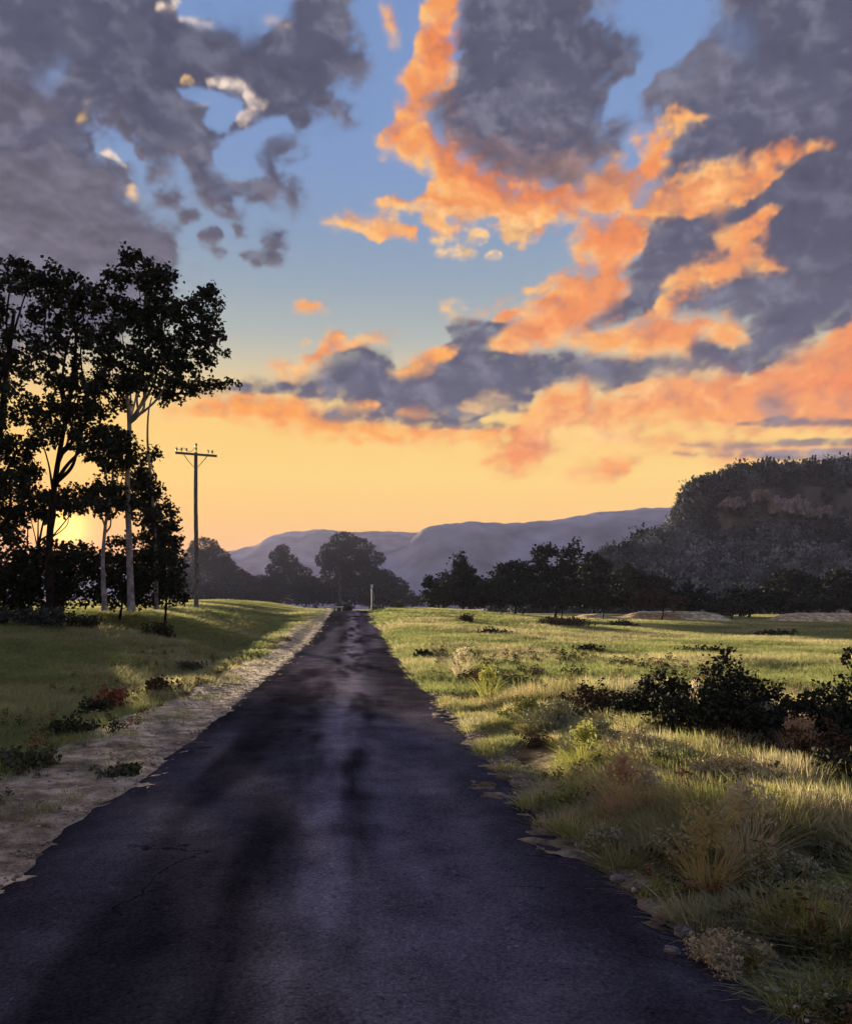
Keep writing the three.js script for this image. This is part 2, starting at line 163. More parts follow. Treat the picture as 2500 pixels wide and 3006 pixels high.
{
  const W = 4096, H = 2048, data = new Float32Array(W * H * 4), c = [0, 0, 0], a0 = [0, 0, 0], K = 1 / EXPOSURE;
  for (const C of CLOUDS) { let x0 = 1e9, x1 = -1e9, y0 = 1e9, y1 = -1e9; for (let i = 0; i < C[4].length; i += 2) { x0 = Math.min(x0, C[4][i]); x1 = Math.max(x1, C[4][i]); y0 = Math.min(y0, C[4][i + 1]); y1 = Math.max(y1, C[4][i + 1]); } const m = C[1] + C[2]; C[5] = [x0 - m, x1 + m, y0 - m, y1 + m]; }
  for (let j = H / 2 - 1; j < H; j++) for (let i = 0; i < W; i++) {
    const el = (j + 0.5) / H * 180 - 90, th = ((i + 0.5) / W - 0.5) * 2 * Math.PI, ce = Math.cos(el * D2R);
    const dx = ce * Math.cos(th), dy = Math.sin(el * D2R), dz = ce * Math.sin(th);
    const away = Math.acos(clamp(dx * sunDir.x + dy * sunDir.y + dz * sunDir.z, -1, 1)) / D2R;
    let az = th / D2R + 90; if (az > 180) az -= 360;
    air(Math.max(el, 0), away, a0); c[0] = a0[0]; c[1] = a0[1]; c[2] = a0[2];
    const own = ss(44, 36, Math.abs(az)) * ss(46, 39, el);
    if (own < 1 && el > -1) {                           // the same broken cloud goes on all round
      const q = 1 / (dy + 0.22), px = dx * q * 1.5 + 31, pz = dz * q * 1.5 + 11;
      const n = fbm(px + 0.4 * vn(px * 2, pz * 2), pz, 5), low = ss(2, 12, el);
      const cov = ss(0.48, 0.59, n) * low, lit = ss(0.4, 0.47, n) * (1 - ss(0.5, 0.6, n)) * ss(130, 50, away) * low * ss(70, 40, el), shade = fbm(px * 3, pz * 3, 3);
      const g0 = KIND.g, l0 = KIND.l, o0 = KIND.o;
      for (let k = 0; k < 3; k++) { let v = lerp(a0[k], lerp(g0[k], l0[k], shade), cov * 0.92); v = lerp(v, o0[k], lit * 0.85); c[k] = v; }
    }
    if (own > 0) {
      const f = [a0[0], a0[1], a0[2]];
      let vx = SUN_AZ - az, vy = SUN_EL - el; const vl = Math.hypot(vx, vy) + 1e-6; vx /= vl; vy /= vl;
      const wx = (fbm(az * 0.55 + 9, el * 0.8 + 3, 4) - 0.5), wy = (fbm(az * 0.55 + 71, el * 0.8 + 43, 4) - 0.5);
      const bx = az + wx * 1.6, by = el + wy * 1.2;
      const fine = fbm((az + el * 0.5) * 1.3 + 5, (el - az * 0.3) * 2.1 + 2, 6) - 0.5, body = fbm(bx * 0.5 + 2, by * 0.8 + 8, 5), streak = fbm((bx + by * 0.8) * 0.5, (by - bx * 0.35) * 1.6, 5);
      const relief = clamp((body - fbm((bx + vx * 0.8) * 0.5 + 2, (by + vy * 0.8) * 0.8 + 8, 5)) * 3.2 + (fine + 0.5 - fbm((az + vx * 0.25 + (el + vy * 0.25) * 0.5) * 1.3 + 5, (el + vy * 0.25 - (az + vx * 0.25) * 0.3) * 2.1 + 2, 6)) * 1.6, -1, 1);
      const loose = ss(0.34, 0.66, fbm(az * 0.4 + 101, el * 0.55 + 7, 3));           // some edges crisp, some frayed
      for (const C of CLOUDS) {
        const B = C[5], k0c = C[0]; if (az < B[0] || az > B[1] || el < B[2] || el > B[3]) continue;
        const s = sdist(C[4], az + wx * C[2] * 1.6, el + wy * C[2] * 1.6) + fine * C[2] * lerp(1.5, 2.6, loose) + C[1] * 0.2, soft = C[1] * lerp(0.55, 2.3, loose);
        let cov = ss(-soft, soft * 1.3, s) * C[3]; if (cov <= 0) continue;
        if (k0c === 'w' || k0c === 'c') cov *= 0.45 + 0.55 * ss(0.25, 0.55, streak + fine * 0.6);
        cov *= 1 - 0.38 * ss(0.05, -0.14, fine) * ss(1.3, 0, s) * (C[0] === 's' ? 0 : 1);
        const k0 = C[0], warm = k0 === 'o' || k0 === 'y' || k0 === 'g', face = warm ? clamp((s - sdist(C[4], az + wx * C[2] * 1.6 + vx * 0.7, el + wy * C[2] * 1.6 + vy * 0.7) - fine * C[2] * lerp(1.5, 2.6, loose) - C[1] * 0.2) / 0.7, -1, 1) * ss(1.7, 0.1, s) : 0, base = k0 === 's' ? a0 : KIND[k0];
        for (let k = 0; k < 3; k++) {
          let v = base[k];
          if (k0 === 'o' || k0 === 'y') { const rim = (ss(0.9, 0.05, s) * 0.5 + (streak - 0.45) * 1.2 + Math.max(0, relief) * 0.8 + Math.max(0, face) * 0.75 - 0.25) * (k0 === 'y' ? 0.6 : 1); v = lerp(v, RIM[k], clamp(rim)); v = lerp(v, KIND.r[k], clamp((0.5 - body) * 2.2) * 0.6); v = lerp(v, DUSK[k], clamp(-relief * 1.1 - face * 0.8) * 0.6); }
          else if (k0 === 'g') { v = lerp(v, KIND.l[k], clamp((body - 0.46) * 1.6 + Math.max(0, relief) * 0.75) * 0.85); v = lerp(v, KIND.d[k], clamp((0.47 - streak) * 2.4 - relief * 0.5) * 0.7); v = lerp(v, WARMGREY[k], clamp(ss(0.5, 0.0, s) * 0.3 + face * 0.45)); }
          else if (k0 !== 's') v *= 0.94 + 0.25 * (streak - 0.4) + 0.3 * relief;
          f[k] = lerp(f[k], v, cov);
        }
      }
      for (let k = 0; k < 3; k++) c[k] = lerp(c[k], f[k], own);
    }
    const glow = Math.exp(-((away / 1.2) ** 2)) * 1.5, wide = Math.exp(-((away / 6) ** 2)) * 0.26;   // bright air round the sun
    c[0] += glow + wide; c[1] += glow * 0.6 + wide * 0.1; c[2] += glow * 0.1 - wide * 0.12 * Math.min(1, c[2] * 4);
    const o = (j * W + i) * 4; data[o] = c[0] * K; data[o + 1] = c[1] * K; data[o + 2] = c[2] * K; data[o + 3] = 1;
  }
  for (let j = 0; j < H / 2 - 1; j++) for (let i = 0; i < W; i++) { const o = (j * W + i) * 4; data[o] = 0.06 * K; data[o + 1] = 0.055 * K; data[o + 2] = 0.05 * K; data[o + 3] = 1; }
  const t = new THREE.DataTexture(data, W, H, THREE.RGBAFormat, THREE.FloatType);
  t.mapping = THREE.EquirectangularReflectionMapping; t.magFilter = THREE.LinearFilter; t.minFilter = THREE.LinearFilter; t.needsUpdate = true;
  scene.background = t; scene.environment = t;
}

// ------------------------------------------------------------------ helpers
const taken = {};
function numbered(n) { taken[n] = (taken[n] ?? -1) + 1; return taken[n] ? `${n}_${String(taken[n]).padStart(3, '0')}` : n; }
function shade(m) { m.castShadow = m.receiveShadow = true; return m; }
function struct(name, geo, mat) { const m = shade(new THREE.Mesh(geo, mat)); m.name = numbered(name); m.userData = { kind: 'structure' }; scene.add(m); return m; }
function thing(name, label, category, [x, y, z], group, turn = 0) { const g = new THREE.Group(); g.name = numbered(name); g.position.set(x, y, z); g.rotation.y = turn; g.userData = { label, category }; if (group) g.userData.group = group; scene.add(g); return g; }
function part(name, geo, mat, parent, label) { const m = shade(new THREE.Mesh(geo, mat)); m.name = name; if (label) m.userData.label = label; parent.add(m); return m; }
function stuff(name, geo, mat, places, label, category) {         // places: [x, y, z, turn, width, height, r, g, b]
  const m = shade(new THREE.InstancedMesh(geo, mat, places.length)), o = new THREE.Object3D(), c = new THREE.Color();
  places.forEach((p, i) => { o.position.set(p[0], p[1], p[2]); o.rotation.set(p[9] ?? 0, p[3], p[10] ?? 0); o.scale.set(p[4], p[5], p[4]); o.updateMatrix(); m.setMatrixAt(i, o.matrix); m.setColorAt(i, c.setRGB(p[6], p[7], p[8])); });
  m.name = numbered(name); m.userData = { kind: 'stuff', label, category }; scene.add(m); return m;
}
const rgbHex = (r, g, b) => new THREE.Color(`rgb(${r},${g},${b})`);
const rgb = (r, g, b) => new THREE.Color().setRGB(r, g, b);
function matte(r, g, b, o = {}) { return new THREE.MeshPhysicalMaterial({ color: rgb(r, g, b), roughness: 0.95, specularIntensity: 0.25, ...o }); }
function noiseTex(n, fn, srgb) {
  const d = new Uint8Array(n * n * 4);
  for (let j = 0; j < n; j++) for (let i = 0; i < n; i++) { const v = fn(i / n, j / n), o = (j * n + i) * 4; if (Array.isArray(v)) { d[o] = v[0]; d[o + 1] = v[1]; d[o + 2] = v[2]; } else d[o] = d[o + 1] = d[o + 2] = v; d[o + 3] = 255; }
  const t = new THREE.DataTexture(d, n, n); t.wrapS = t.wrapT = THREE.RepeatWrapping; t.magFilter = THREE.LinearFilter; t.minFilter = THREE.LinearMipmapLinearFilter; t.generateMipmaps = true; if (srgb) t.colorSpace = THREE.SRGBColorSpace; t.needsUpdate = true; return t;
}
// tiling noise: fbm on integer cells that wrap
function tileN(u, v, f, seed) { const x = u * f, y = v * f, xi = Math.floor(x), yi = Math.floor(y), fx = x - xi, fy = y - yi, a = fx * fx * (3 - 2 * fx), b = fy * fy * (3 - 2 * fy); const h = (p, q) => TAB[(((p % f + f) % f) * 131 + ((q % f + f) % f) * 7919 + seed * 977) & 65535]; return lerp(lerp(h(xi, yi), h(xi + 1, yi), a), lerp(h(xi, yi + 1), h(xi + 1, yi + 1), a), b); }
function tileF(u, v, f, o, seed) { let s = 0, a = 0.5, n = 0; for (let i = 0; i < o; i++) { s += a * tileN(u, v, f << i, seed + i); n += a; a *= 0.55; } return s / n; }

// ------------------------------------------------------------------ terrain
const roadS = (x, z) => x + 0.305 - 0.085 * z;               // metres right of the road's middle
const RP = [[-80, 0], [0, 0], [16, 0], [26, 0.04], [35, 0.2], [44, 0.48], [53, 0.85], [62, 1.2], [70, 1.36], [82, 1.28], [110, 0.7], [160, 0.2], [260, 0], [400, 0]];
function roadH(d) {
  if (d <= RP[0][0]) return 0; if (d >= 400) return 0;
  let i = 0; while (RP[i + 1][0] < d) i++;
  const a = RP[Math.max(0, i - 1)], b = RP[i], c = RP[i + 1], e = RP[Math.min(RP.length - 1, i + 2)], t = (d - b[0]) / (c[0] - b[0]), h = c[0] - b[0];
  const m0 = (c[1] - a[1]) / Math.max(1, c[0] - a[0]) * h, m1 = (e[1] - b[1]) / Math.max(1, e[0] - b[0]) * h, t2 = t * t, t3 = t2 * t;
  return (2 * t3 - 3 * t2 + 1) * b[1] + (t3 - 2 * t2 + t) * m0 + (-2 * t3 + 3 * t2) * c[1] + (t3 - t2) * m1;
}
function groundY(x, z) {
  const d = -z, s = roadS(x, z); let h = roadH(d);
  h += 1.22 * ss(-3.5, -11, s) * ss(8, 31, d) * (1 - 0.36 * ss(32, 54, d));
  h = lerp(h, 0.5 * ss(40, 110, d), ss(5, 24, s));
  h -= 0.16 * Math.exp(-(((s + 4.1) / 0.7) ** 2)) * (1 - ss(35, 55, d));
  const off = ss(1.9, 3.4, Math.abs(s));
  h += off * ((fbm(x * 0.35 + 50, z * 0.35 + 50, 3) - 0.5) * 0.22 + (fbm(x * 0.06 + 9, z * 0.06 + 4, 2) - 0.5) * 0.3 * ss(12, 40, d));
  h += 0.05 * ss(2.0, 2.8, Math.abs(s));
  return h;
}
const onGround = (x, z, dy = 0) => [x, groundY(x, z) + dy, z];
function grid(xs, zs, yf, colf, uvs = 1) {
  const nx = xs.length, nz = zs.length, pos = new Float32Array(nx * nz * 3), uv = new Float32Array(nx * nz * 2), col = colf && new Float32Array(nx * nz * 3), idx = [];
  for (let j = 0; j < nz; j++) for (let i = 0; i < nx; i++) { const k = j * nx + i, x = xs[i], z = zs[j], p = yf(x, z, i, j); if (Array.isArray(p)) pos.set(p, k * 3); else pos.set([x, p, z], k * 3); uv.set([pos[k * 3] * uvs, pos[k * 3 + 2] * uvs], k * 2); if (colf) col.set(colf(pos[k * 3], pos[k * 3 + 2], x, z), k * 3); }
  for (let j = 0; j < nz - 1; j++) for (let i = 0; i < nx - 1; i++) { const a = j * nx + i, b = a + 1, c = a + nx, e = c + 1; idx.push(a, c, b, b, c, e); }
  const g = new THREE.BufferGeometry(); g.setAttribute('position', new THREE.BufferAttribute(pos, 3)); g.setAttribute('uv', new THREE.BufferAttribute(uv, 2)); if (col) g.setAttribute('color', new THREE.BufferAttribute(col, 3)); g.setIndex(idx); g.computeVertexNormals(); return g;
}
// soil and thatch: fine grain
const soilMap = noiseTex(512, (u, v) => { const a = tileF(u, v, 8, 6, 1), b = tileN(u, v, 128, 9); const k = 150 + 90 * (a - 0.5) * 2 * 0.8 + 40 * (b - 0.5); return [clamp(k + 6, 0, 255), clamp(k, 0, 255), clamp(k - 14, 0, 255)]; }, true);
const soilBump = noiseTex(512, (u, v) => 255 * clamp(tileF(u, v, 16, 5, 4)));
{
  const xs = [], zs = [];
  for (let i = -150; i <= 150; i++) { const t = i / 150; xs.push(Math.sign(t) * (26 * Math.abs(t) + 2600 * Math.abs(t) ** 7) - 1.2); }
  for (let j = 0; j <= 250; j++) { const t = j / 250; zs.push(14 + 60 * (1 - t) ** 8 - (118 * t ** 1.7 + 3000 * t ** 14)); }
  const mat = new THREE.MeshPhysicalMaterial({ map: soilMap, bumpMap: soilBump, bumpScale: 0.03, vertexColors: true, roughness: 1, specularIntensity: 0.15 });
  const g = grid(xs, zs, (x, z) => groundY(x, z) - 0.07 * ss(2.15, 1.6, Math.abs(roadS(x, z))) * (z > -130 ? 1 : 0), (x, z) => {
    const s = roadS(x, z), n = fbm(x * 0.25, z * 0.25, 4), m = fbm(x * 0.9 + 30, z * 0.9, 3), kk = 0;
    const green = [0.3, 0.29, 0.1], dry = [0.3, 0.22, 0.14], near = ss(6, 2.2, Math.abs(s)) * (z > -40 ? 1 : 0), k = clamp((n - 0.45) * 3 * 0.5 + near * (0.45 + 1.2 * (m - 0.4)));
    return green.map((v, i) => lerp(v, dry[i], k) * (0.6 + 0.8 * m));
  }, 0.4);
  struct('ground', g, mat);
}
// ------------------------------------------------------------------ road: worn dark asphalt with paler wheel tracks
const edgeL = (d) => -1.87 - 0.16 * (fbm(d * 0.9 + 3, 1.5, 4) - 0.5) * 2 - 0.1 * (fbm(d * 4, 8.5, 2) - 0.5);
const edgeR = (d) => 1.87 + 0.2 * (fbm(d * 0.8 + 31, 4.5, 4) - 0.5) * 2 + 0.14 * (fbm(d * 4 + 9, 2.5, 2) - 0.5) + 0.3 * ss(6, 3, d);
const crackAt = (u, v) => ss(0.011, 0.003, Math.abs(tileF(u, v, 5, 5, 71) - 0.5)) * ss(0.5, 0.62, tileF(u, v, 3, 3, 41));
const roadMap = noiseTex(2048, (u, v) => { const a = tileF(u, v, 14, 5, 2), s = tileN(u, v, 512, 3), q = tileN(u, v, 230, 5); const k = 152 + 70 * (a - 0.5) + 55 * (s - 0.5) + (q > 0.84 ? 40 * (q - 0.84) / 0.16 : 0) - (q < 0.15 ? 22 : 0) - 50 * crackAt(u, v); return [clamp(k, 0, 255), clamp(k - 2, 0, 255), clamp(k + 4, 0, 255)]; }, true);
const roadBump = noiseTex(2048, (u, v) => 255 * clamp(0.5 * tileN(u, v, 500, 13) + 0.3 * tileN(u, v, 230, 5) + 0.2 * tileF(u, v, 20, 4, 21) - 0.4 * crackAt(u, v)));
const roadYoff = 0.012;
{
  const us = [], ds = [];
  for (let i = 0; i <= 56; i++) us.push(i / 56 * 2 - 1);
  for (let j = 0; j <= 620; j++) { const t = j / 620; ds.push(-26 + 26 * t * 1.0 + 32 * t ** 2 + 66 * t ** 5); }
  const zs = ds.map((d) => -d);
  const g = grid(us, zs, (u, z) => {
    const d = -z, s = u < 0 ? -u * edgeL(d) : u * edgeR(d), x = s - 0.305 + 0.085 * z;
    const track = Math.exp(-(((s + 0.95) / 0.35) ** 2)) + Math.exp(-(((s - 0.85) / 0.35) ** 2));
    return [x, roadH(d) + roadYoff + 0.045 * (1 - (s / 1.9) ** 2) - 0.018 * track + 0.016 * (fbm(x * 1.1, z * 0.7, 4) - 0.5) - 0.045 * ss(0.93, 1, Math.abs(u)), z];
  }, (x, z) => {
    const s = roadS(x, z), n = fbm(s * 1.3 + 4, z * 0.16, 4), f = fbm(s * 3 + 40, z * 0.5 + 7, 4), p = fbm(s * 0.9 + 70, z * 0.35, 3);
    let k = 0.034 + 0.034 * (f - 0.5) + 0.02 * (n - 0.5);
    k += 0.14 * Math.exp(-(((s - 0.12 - 0.25 * (n - 0.5)) / 0.42) ** 2)) * ss(0.26, 0.66, f + 0.25 * (n - 0.5));
    k += 0.06 * Math.exp(-(((s - 1.05) / 0.45) ** 2)) * ss(0.4, 0.64, p) + 0.05 * Math.exp(-(((s + 1.0) / 0.5) ** 2)) * ss(0.45, 0.62, n);
    k += 0.03 * ss(1.55, 1.85, Math.abs(s)) * ss(0.45, 0.65, f);
    k = Math.max(0.016, k);
    return [k * 1.02, k * 0.97, k * (1.09 + 0.1 * (p - 0.5))].map((v) => v * 3.2);
  }, 0.2);
  struct('road', g, new THREE.MeshPhysicalMaterial({ map: roadMap, bumpMap: roadBump, bumpScale: 0.0035, vertexColors: true, roughness: 1, specularIntensity: 0, color: rgb(1, 1, 1) }));
}
// pale dirt verges; grit and soil spill raggedly over the edge of the asphalt
function verge(side, width, wob, tone) {
  const us = [], zs = [];
  for (let i = 0; i <= 32; i++) us.push((i / 32) ** 1.4);
  for (let j = 0; j <= 1100; j++) { const t = j / 1100; zs.push(1 - 21 * t - 44 * t ** 3); }
  const g = grid(us, zs, (u, z) => {
    const d = -z, e = side < 0 ? -edgeL(d) : edgeR(d);
    const a = e - 0.1 - 0.34 * Math.max(0, fbm(d * 1.1 + 40 * side, 9.2, 4) - 0.45) * 3 - 0.16 * (fbm(d * 6, 3 + side, 3) - 0.4) - 0.1, b = e + width + wob * (fbm(d * 0.35 + 8, 3.3 + side * 5, 4) - 0.42) + 0.3 * (fbm(d * 2.2, 6.1, 3) - 0.5), q = lerp(a, b, u), s = q * side, x = s - 0.305 + 0.085 * z;
    const onRoad = ss(e + 0.05, e - 0.12, q), gy = Math.max(groundY(x, z) + 0.025, 0), ry = roadH(d) + roadYoff + 0.045 * (1 - (s / 1.9) ** 2) + 0.006;
    return [x, lerp(gy, ry, onRoad) - 0.06 * ss(0.8, 1, u) - 0.014 * ss(0.45, 0, u) * onRoad + lerp(0.022 * (fbm(x * 4, z * 4, 3) - 0.5), 0.05 * (fbm(x * 7 + 3, z * 7, 5) - 0.53), onRoad), z];
  }, (x, z) => { const n = fbm(x * 1.5 + 7, z * 1.5, 4), m = fbm(x * 6, z * 6, 3); const k = 0.75 + 0.9 * (m - 0.5) + 0.8 * (n - 0.5); return tone.map((v) => v * k); }, 0.8);
  if (side < 0) { const ix = g.index.array; for (let i = 0; i < ix.length; i += 3) { const q = ix[i]; ix[i] = ix[i + 1]; ix[i + 1] = q; } g.computeVertexNormals(); }
  struct('dirt_verge', g, new THREE.MeshPhysicalMaterial({ map: soilMap, bumpMap: soilBump, bumpScale: 0.04, vertexColors: true, roughness: 1, specularIntensity: 0.1, side: THREE.DoubleSide }));
}
verge(-1, 1.1, 1.7, [1.45, 1.26, 1.06]);
verge(1, 0.1, 0.5, [0.62, 0.53, 0.43]);
// ------------------------------------------------------------------ far hills and the bluff
function ridge(name, d0, prof, depth, mat, seed, tone) {
  const xs = [], ts = [], x0 = prof[0][0], x1 = prof[prof.length - 1][0];
  for (let i = 0; i <= 420; i++) xs.push(lerp(x0, x1, i / 420));
  for (let j = 0; j <= 90; j++) ts.push(j / 90);
  const top = (x) => { let i = 0; while (i < prof.length - 2 && prof[i + 1][0] < x) i++; const t = ss(0, 1, (x - prof[i][0]) / (prof[i + 1][0] - prof[i][0])); return lerp(prof[i][1], prof[i + 1][1], lerp(t, (x - prof[i][0]) / (prof[i + 1][0] - prof[i][0]), 0.6)); };
  const g = grid(xs, ts, (x, t) => {
    const f = t < 0.6 ? ss(0, 1, t / 0.6) ** 0.8 : 1 - 0.7 * ss(0.6, 1, t), gul = (fbm(x * 0.009 + seed, t * 1.6, 6) - 0.5) * 1.5;
    const z = -(d0 - depth * (0.6 - t)) + gul * 60 * (t < 0.55 ? 1 : 0.2);
    return [x, -6 + (top(x) + 6 + 3 * (fbm(x * 0.02 + seed, 3, 3) - 0.5) * 2 + 2.5 * (fbm(x * 0.12 + seed, 5, 3) - 0.5)) * f * (1 + gul * 0.35 * (1 - f)), z];
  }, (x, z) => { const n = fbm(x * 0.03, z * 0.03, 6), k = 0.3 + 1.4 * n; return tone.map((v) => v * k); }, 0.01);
  g.index.array.reverse?.(); g.computeVertexNormals();
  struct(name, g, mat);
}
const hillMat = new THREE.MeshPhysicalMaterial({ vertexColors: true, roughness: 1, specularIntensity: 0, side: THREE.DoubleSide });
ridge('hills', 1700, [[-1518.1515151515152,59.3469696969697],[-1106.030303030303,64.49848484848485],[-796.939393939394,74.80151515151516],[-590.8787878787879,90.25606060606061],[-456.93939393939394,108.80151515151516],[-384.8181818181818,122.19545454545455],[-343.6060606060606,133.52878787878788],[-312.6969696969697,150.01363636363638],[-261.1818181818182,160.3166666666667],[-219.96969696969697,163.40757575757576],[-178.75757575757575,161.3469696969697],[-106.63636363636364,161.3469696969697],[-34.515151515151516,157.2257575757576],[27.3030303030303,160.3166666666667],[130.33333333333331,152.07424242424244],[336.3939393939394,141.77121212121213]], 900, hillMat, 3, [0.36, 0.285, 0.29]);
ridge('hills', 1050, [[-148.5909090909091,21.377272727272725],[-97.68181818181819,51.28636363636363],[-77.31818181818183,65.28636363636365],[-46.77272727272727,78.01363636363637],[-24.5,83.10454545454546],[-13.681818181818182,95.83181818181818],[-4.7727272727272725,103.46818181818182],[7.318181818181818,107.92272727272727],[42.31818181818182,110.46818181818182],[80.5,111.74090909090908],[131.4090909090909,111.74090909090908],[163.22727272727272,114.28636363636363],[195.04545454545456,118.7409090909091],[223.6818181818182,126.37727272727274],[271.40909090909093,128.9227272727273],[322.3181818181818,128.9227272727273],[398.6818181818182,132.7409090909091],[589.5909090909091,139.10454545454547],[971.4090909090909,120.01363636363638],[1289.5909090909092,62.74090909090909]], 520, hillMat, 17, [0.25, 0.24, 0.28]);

const smin = (a, b, k) => { const h = clamp(0.5 + 0.5 * (b - a) / k); return lerp(b, a, h) - k * h * (1 - h); };
function bluffT(x, d) { return smin((x - 21 - 0.5 * Math.max(0, d - 200)) * 0.93 + 7 * (fbm(d * 0.03 + 5, 2, 3) - 0.5), d - 154 - 4 * Math.sin(x * 0.045) + 20 * (fbm(x * 0.04, 7, 3) - 0.5) + 0.03 * (x - 60), 14); }
function bluffY(x, z) {
  const t = bluffT(x, -z), n = fbm(x * 0.09, z * 0.09, 4) - 0.5;
  return 0.2 + 19.5 * clamp((t + 2) / 41) ** 1.25 + 4 * n * ss(0, 12, t) + 11 * ss(38 + 4 * (fbm(x * 0.2 + 7, z * 0.2, 3) - 0.5), 42 + 5 * n, t) + 4 * ss(41, 54, t) + 1.2 * (fbm(x * 0.05, z * 0.05, 2) - 0.5) * ss(41, 57, t);
}
{
  const xs = [], zs = [];
  for (let i = 0; i <= 190; i++) xs.push(12 + 1.15 * i + 300 * (i / 190) ** 6);
  for (let j = 0; j <= 130; j++) zs.push(-140 - 1.1 * j - 300 * (j / 130) ** 6);
  const g = grid(xs, zs, (x, z) => bluffY(x, z), (x, z) => { const n = fbm(x * 0.15, z * 0.15, 4); const k = 0.6 + 0.8 * n, t = bluffT(x, -z), c = ss(36, 38.5, t) * ss(45, 42.5, t) * ss(0.4, 0.6, fbm(x * 0.3 + z * 0.2, bluffY(x, z) * 0.5, 4)); return [lerp(0.09, 0.19, c) * k, lerp(0.09, 0.155, c) * k, lerp(0.08, 0.13, c) * k]; }, 0.1);
  struct('hillside', g, new THREE.MeshPhysicalMaterial({ vertexColors: true, bumpMap: soilBump, bumpScale: 0.4, roughness: 1, specularIntensity: 0.1 }));
}

// low sandy bank where the meadow ends below the bluff
{
  const xs = [], us = [];
  for (let i = 0; i <= 260; i++) xs.push(13 + 42 * i / 260);
  for (let j = 0; j <= 12; j++) us.push(j / 12);
  const g = grid(xs, us, (x, u) => { const h = (0.15 + 0.75 * ss(0.35, 0.75, fbm(x * 0.22 + 3, 2, 3))) * ss(13, 18, x), z = -(78 + 4 * Math.sin(x * 0.13) + 7 * u); return [x, groundY(x, z) - 0.03 + h * Math.sin(Math.PI * u) + 0.12 * (fbm(x * 1.3, u * 6, 3) - 0.5) * Math.sin(Math.PI * u), z]; }, (x, z) => { const k = 0.7 + 0.6 * fbm(x * 0.8, z * 0.8, 4); return [1.6 * k, 1.32 * k, 0.9 * k]; }, 0.4);
  struct('sand_bank', g, new THREE.MeshPhysicalMaterial({ map: soilMap, bumpMap: soilBump, bumpScale: 0.05, vertexColors: true, roughness: 1, specularIntensity: 0.1, side: THREE.DoubleSide }));
}
scene.fog = new THREE.FogExp2(rgbHex(172, 180, 220), 0.00014);

// ------------------------------------------------------------------ foliage builders
function leaves(clusters, o) {                          // clusters: [x, y, z, rx, ry, rz]; leaf-sized rhombs gathered in twigs
  const r = rng(o.seed ?? 1), P = [], size = o.size ?? 0.3, per = o.per ?? 26;
  const v = new THREE.Vector3(), a = new THREE.Vector3(), b = new THREE.Vector3(), q = new THREE.Vector3();
  for (const [cx, cy, cz, rx, ry, rz0] of clusters) {
    const rz = rz0 ?? Math.min(rx, ry) * 1.0 + 0.25 * rx;
    const twigs = Math.max(3, Math.round((o.density ?? 26) * (rx * ry + ry * rz + rx * rz) / 3 / (size * size) / per * 1.6));
    for (let t = 0; t < twigs; t++) {
      do v.set(r() * 2 - 1, r() * 2 - 1, r() * 2 - 1); while (v.lengthSq() > 1);
      v.multiplyScalar(lerp(1, 1.12, r()) * v.length() ** (-0.35));
      const tx = cx + v.x * rx, ty = cy + v.y * ry, tz = cz + v.z * rz, tr = size * lerp(1.1, 2.4, r());
      for (let k = 0; k < per; k++) {
        q.set(r() + r() - 1, (r() + r() - 1) * 0.75, r() + r() - 1).multiplyScalar(tr);
        a.set(r() * 2 - 1, r() * 2 - 1.3, r() * 2 - 1).normalize();
        b.set(r() * 2 - 1, r() * 2 - 1, r() * 2 - 1).cross(a).normalize();
        const L = size * lerp(0.35, 1.3, r()), w = L * (o.wide ?? 0.4), x = tx + q.x, y = ty + q.y, z = tz + q.z;
        const p0 = [x, y, z], p1 = [x + a.x * L * 0.45 + b.x * w, y + a.y * L * 0.45 + b.y * w, z + a.z * L * 0.45 + b.z * w], p2 = [x + a.x * L, y + a.y * L, z + a.z * L], p3 = [x + a.x * L * 0.45 - b.x * w, y + a.y * L * 0.45 - b.y * w, z + a.z * L * 0.45 - b.z * w];
        P.push(...p0, ...p1, ...p2, ...p0, ...p2, ...p3);
      }
    }
  }
  const g = new THREE.BufferGeometry(); g.setAttribute('position', new THREE.Float32BufferAttribute(P, 3)); g.computeVertexNormals(); return g;
}
function limb(pts, r0, r1, sides = 8, wob = 0.06, seed = 1) {       // tapered, slightly crooked
  const c = new THREE.CatmullRomCurve3(pts.map((p) => new THREE.Vector3(...p))), n = Math.max(6, pts.length * 5), fr = c.computeFrenetFrames(n, false), pos = [], uv = [], idx = [];
  const len = c.getLength();
  for (let i = 0; i <= n; i++) {
    const t = i / n, p = c.getPointAt(t), R = lerp(r0, r1, t ** 0.85) * (1 + (i === 0 ? 0.25 : 0));
    for (let k = 0; k <= sides; k++) { const a = k / sides * Math.PI * 2, q = R * (1 + wob * 2 * (vn((k % sides) * 1.7 + seed * 13, t * 14) - 0.5)); const N = fr.normals[i], B = fr.binormals[i]; pos.push(p.x + (N.x * Math.cos(a) + B.x * Math.sin(a)) * q, p.y + (N.y * Math.cos(a) + B.y * Math.sin(a)) * q, p.z + (N.z * Math.cos(a) + B.z * Math.sin(a)) * q); uv.push(k / sides * R * 6, t * len); }
  }
  for (let i = 0; i < n; i++) for (let k = 0; k < sides; k++) { const a = i * (sides + 1) + k, b = a + 1, e = a + sides + 1, f = e + 1; idx.push(a, b, e, b, f, e); }
  const g = new THREE.BufferGeometry(); g.setAttribute('position', new THREE.Float32BufferAttribute(pos, 3)); g.setAttribute('uv', new THREE.Float32BufferAttribute(uv, 2)); g.setIndex(idx); g.computeVertexNormals(); return g;
}
const barkMap = noiseTex(256, (u, v) => { const a = tileF(u, v, 4, 5, 31), b = tileN(u, v, 32, 33) * tileN(u, v, 8, 35); return clamp(120 + 150 * (a - 0.5) + 60 * b, 0, 255); }, true);
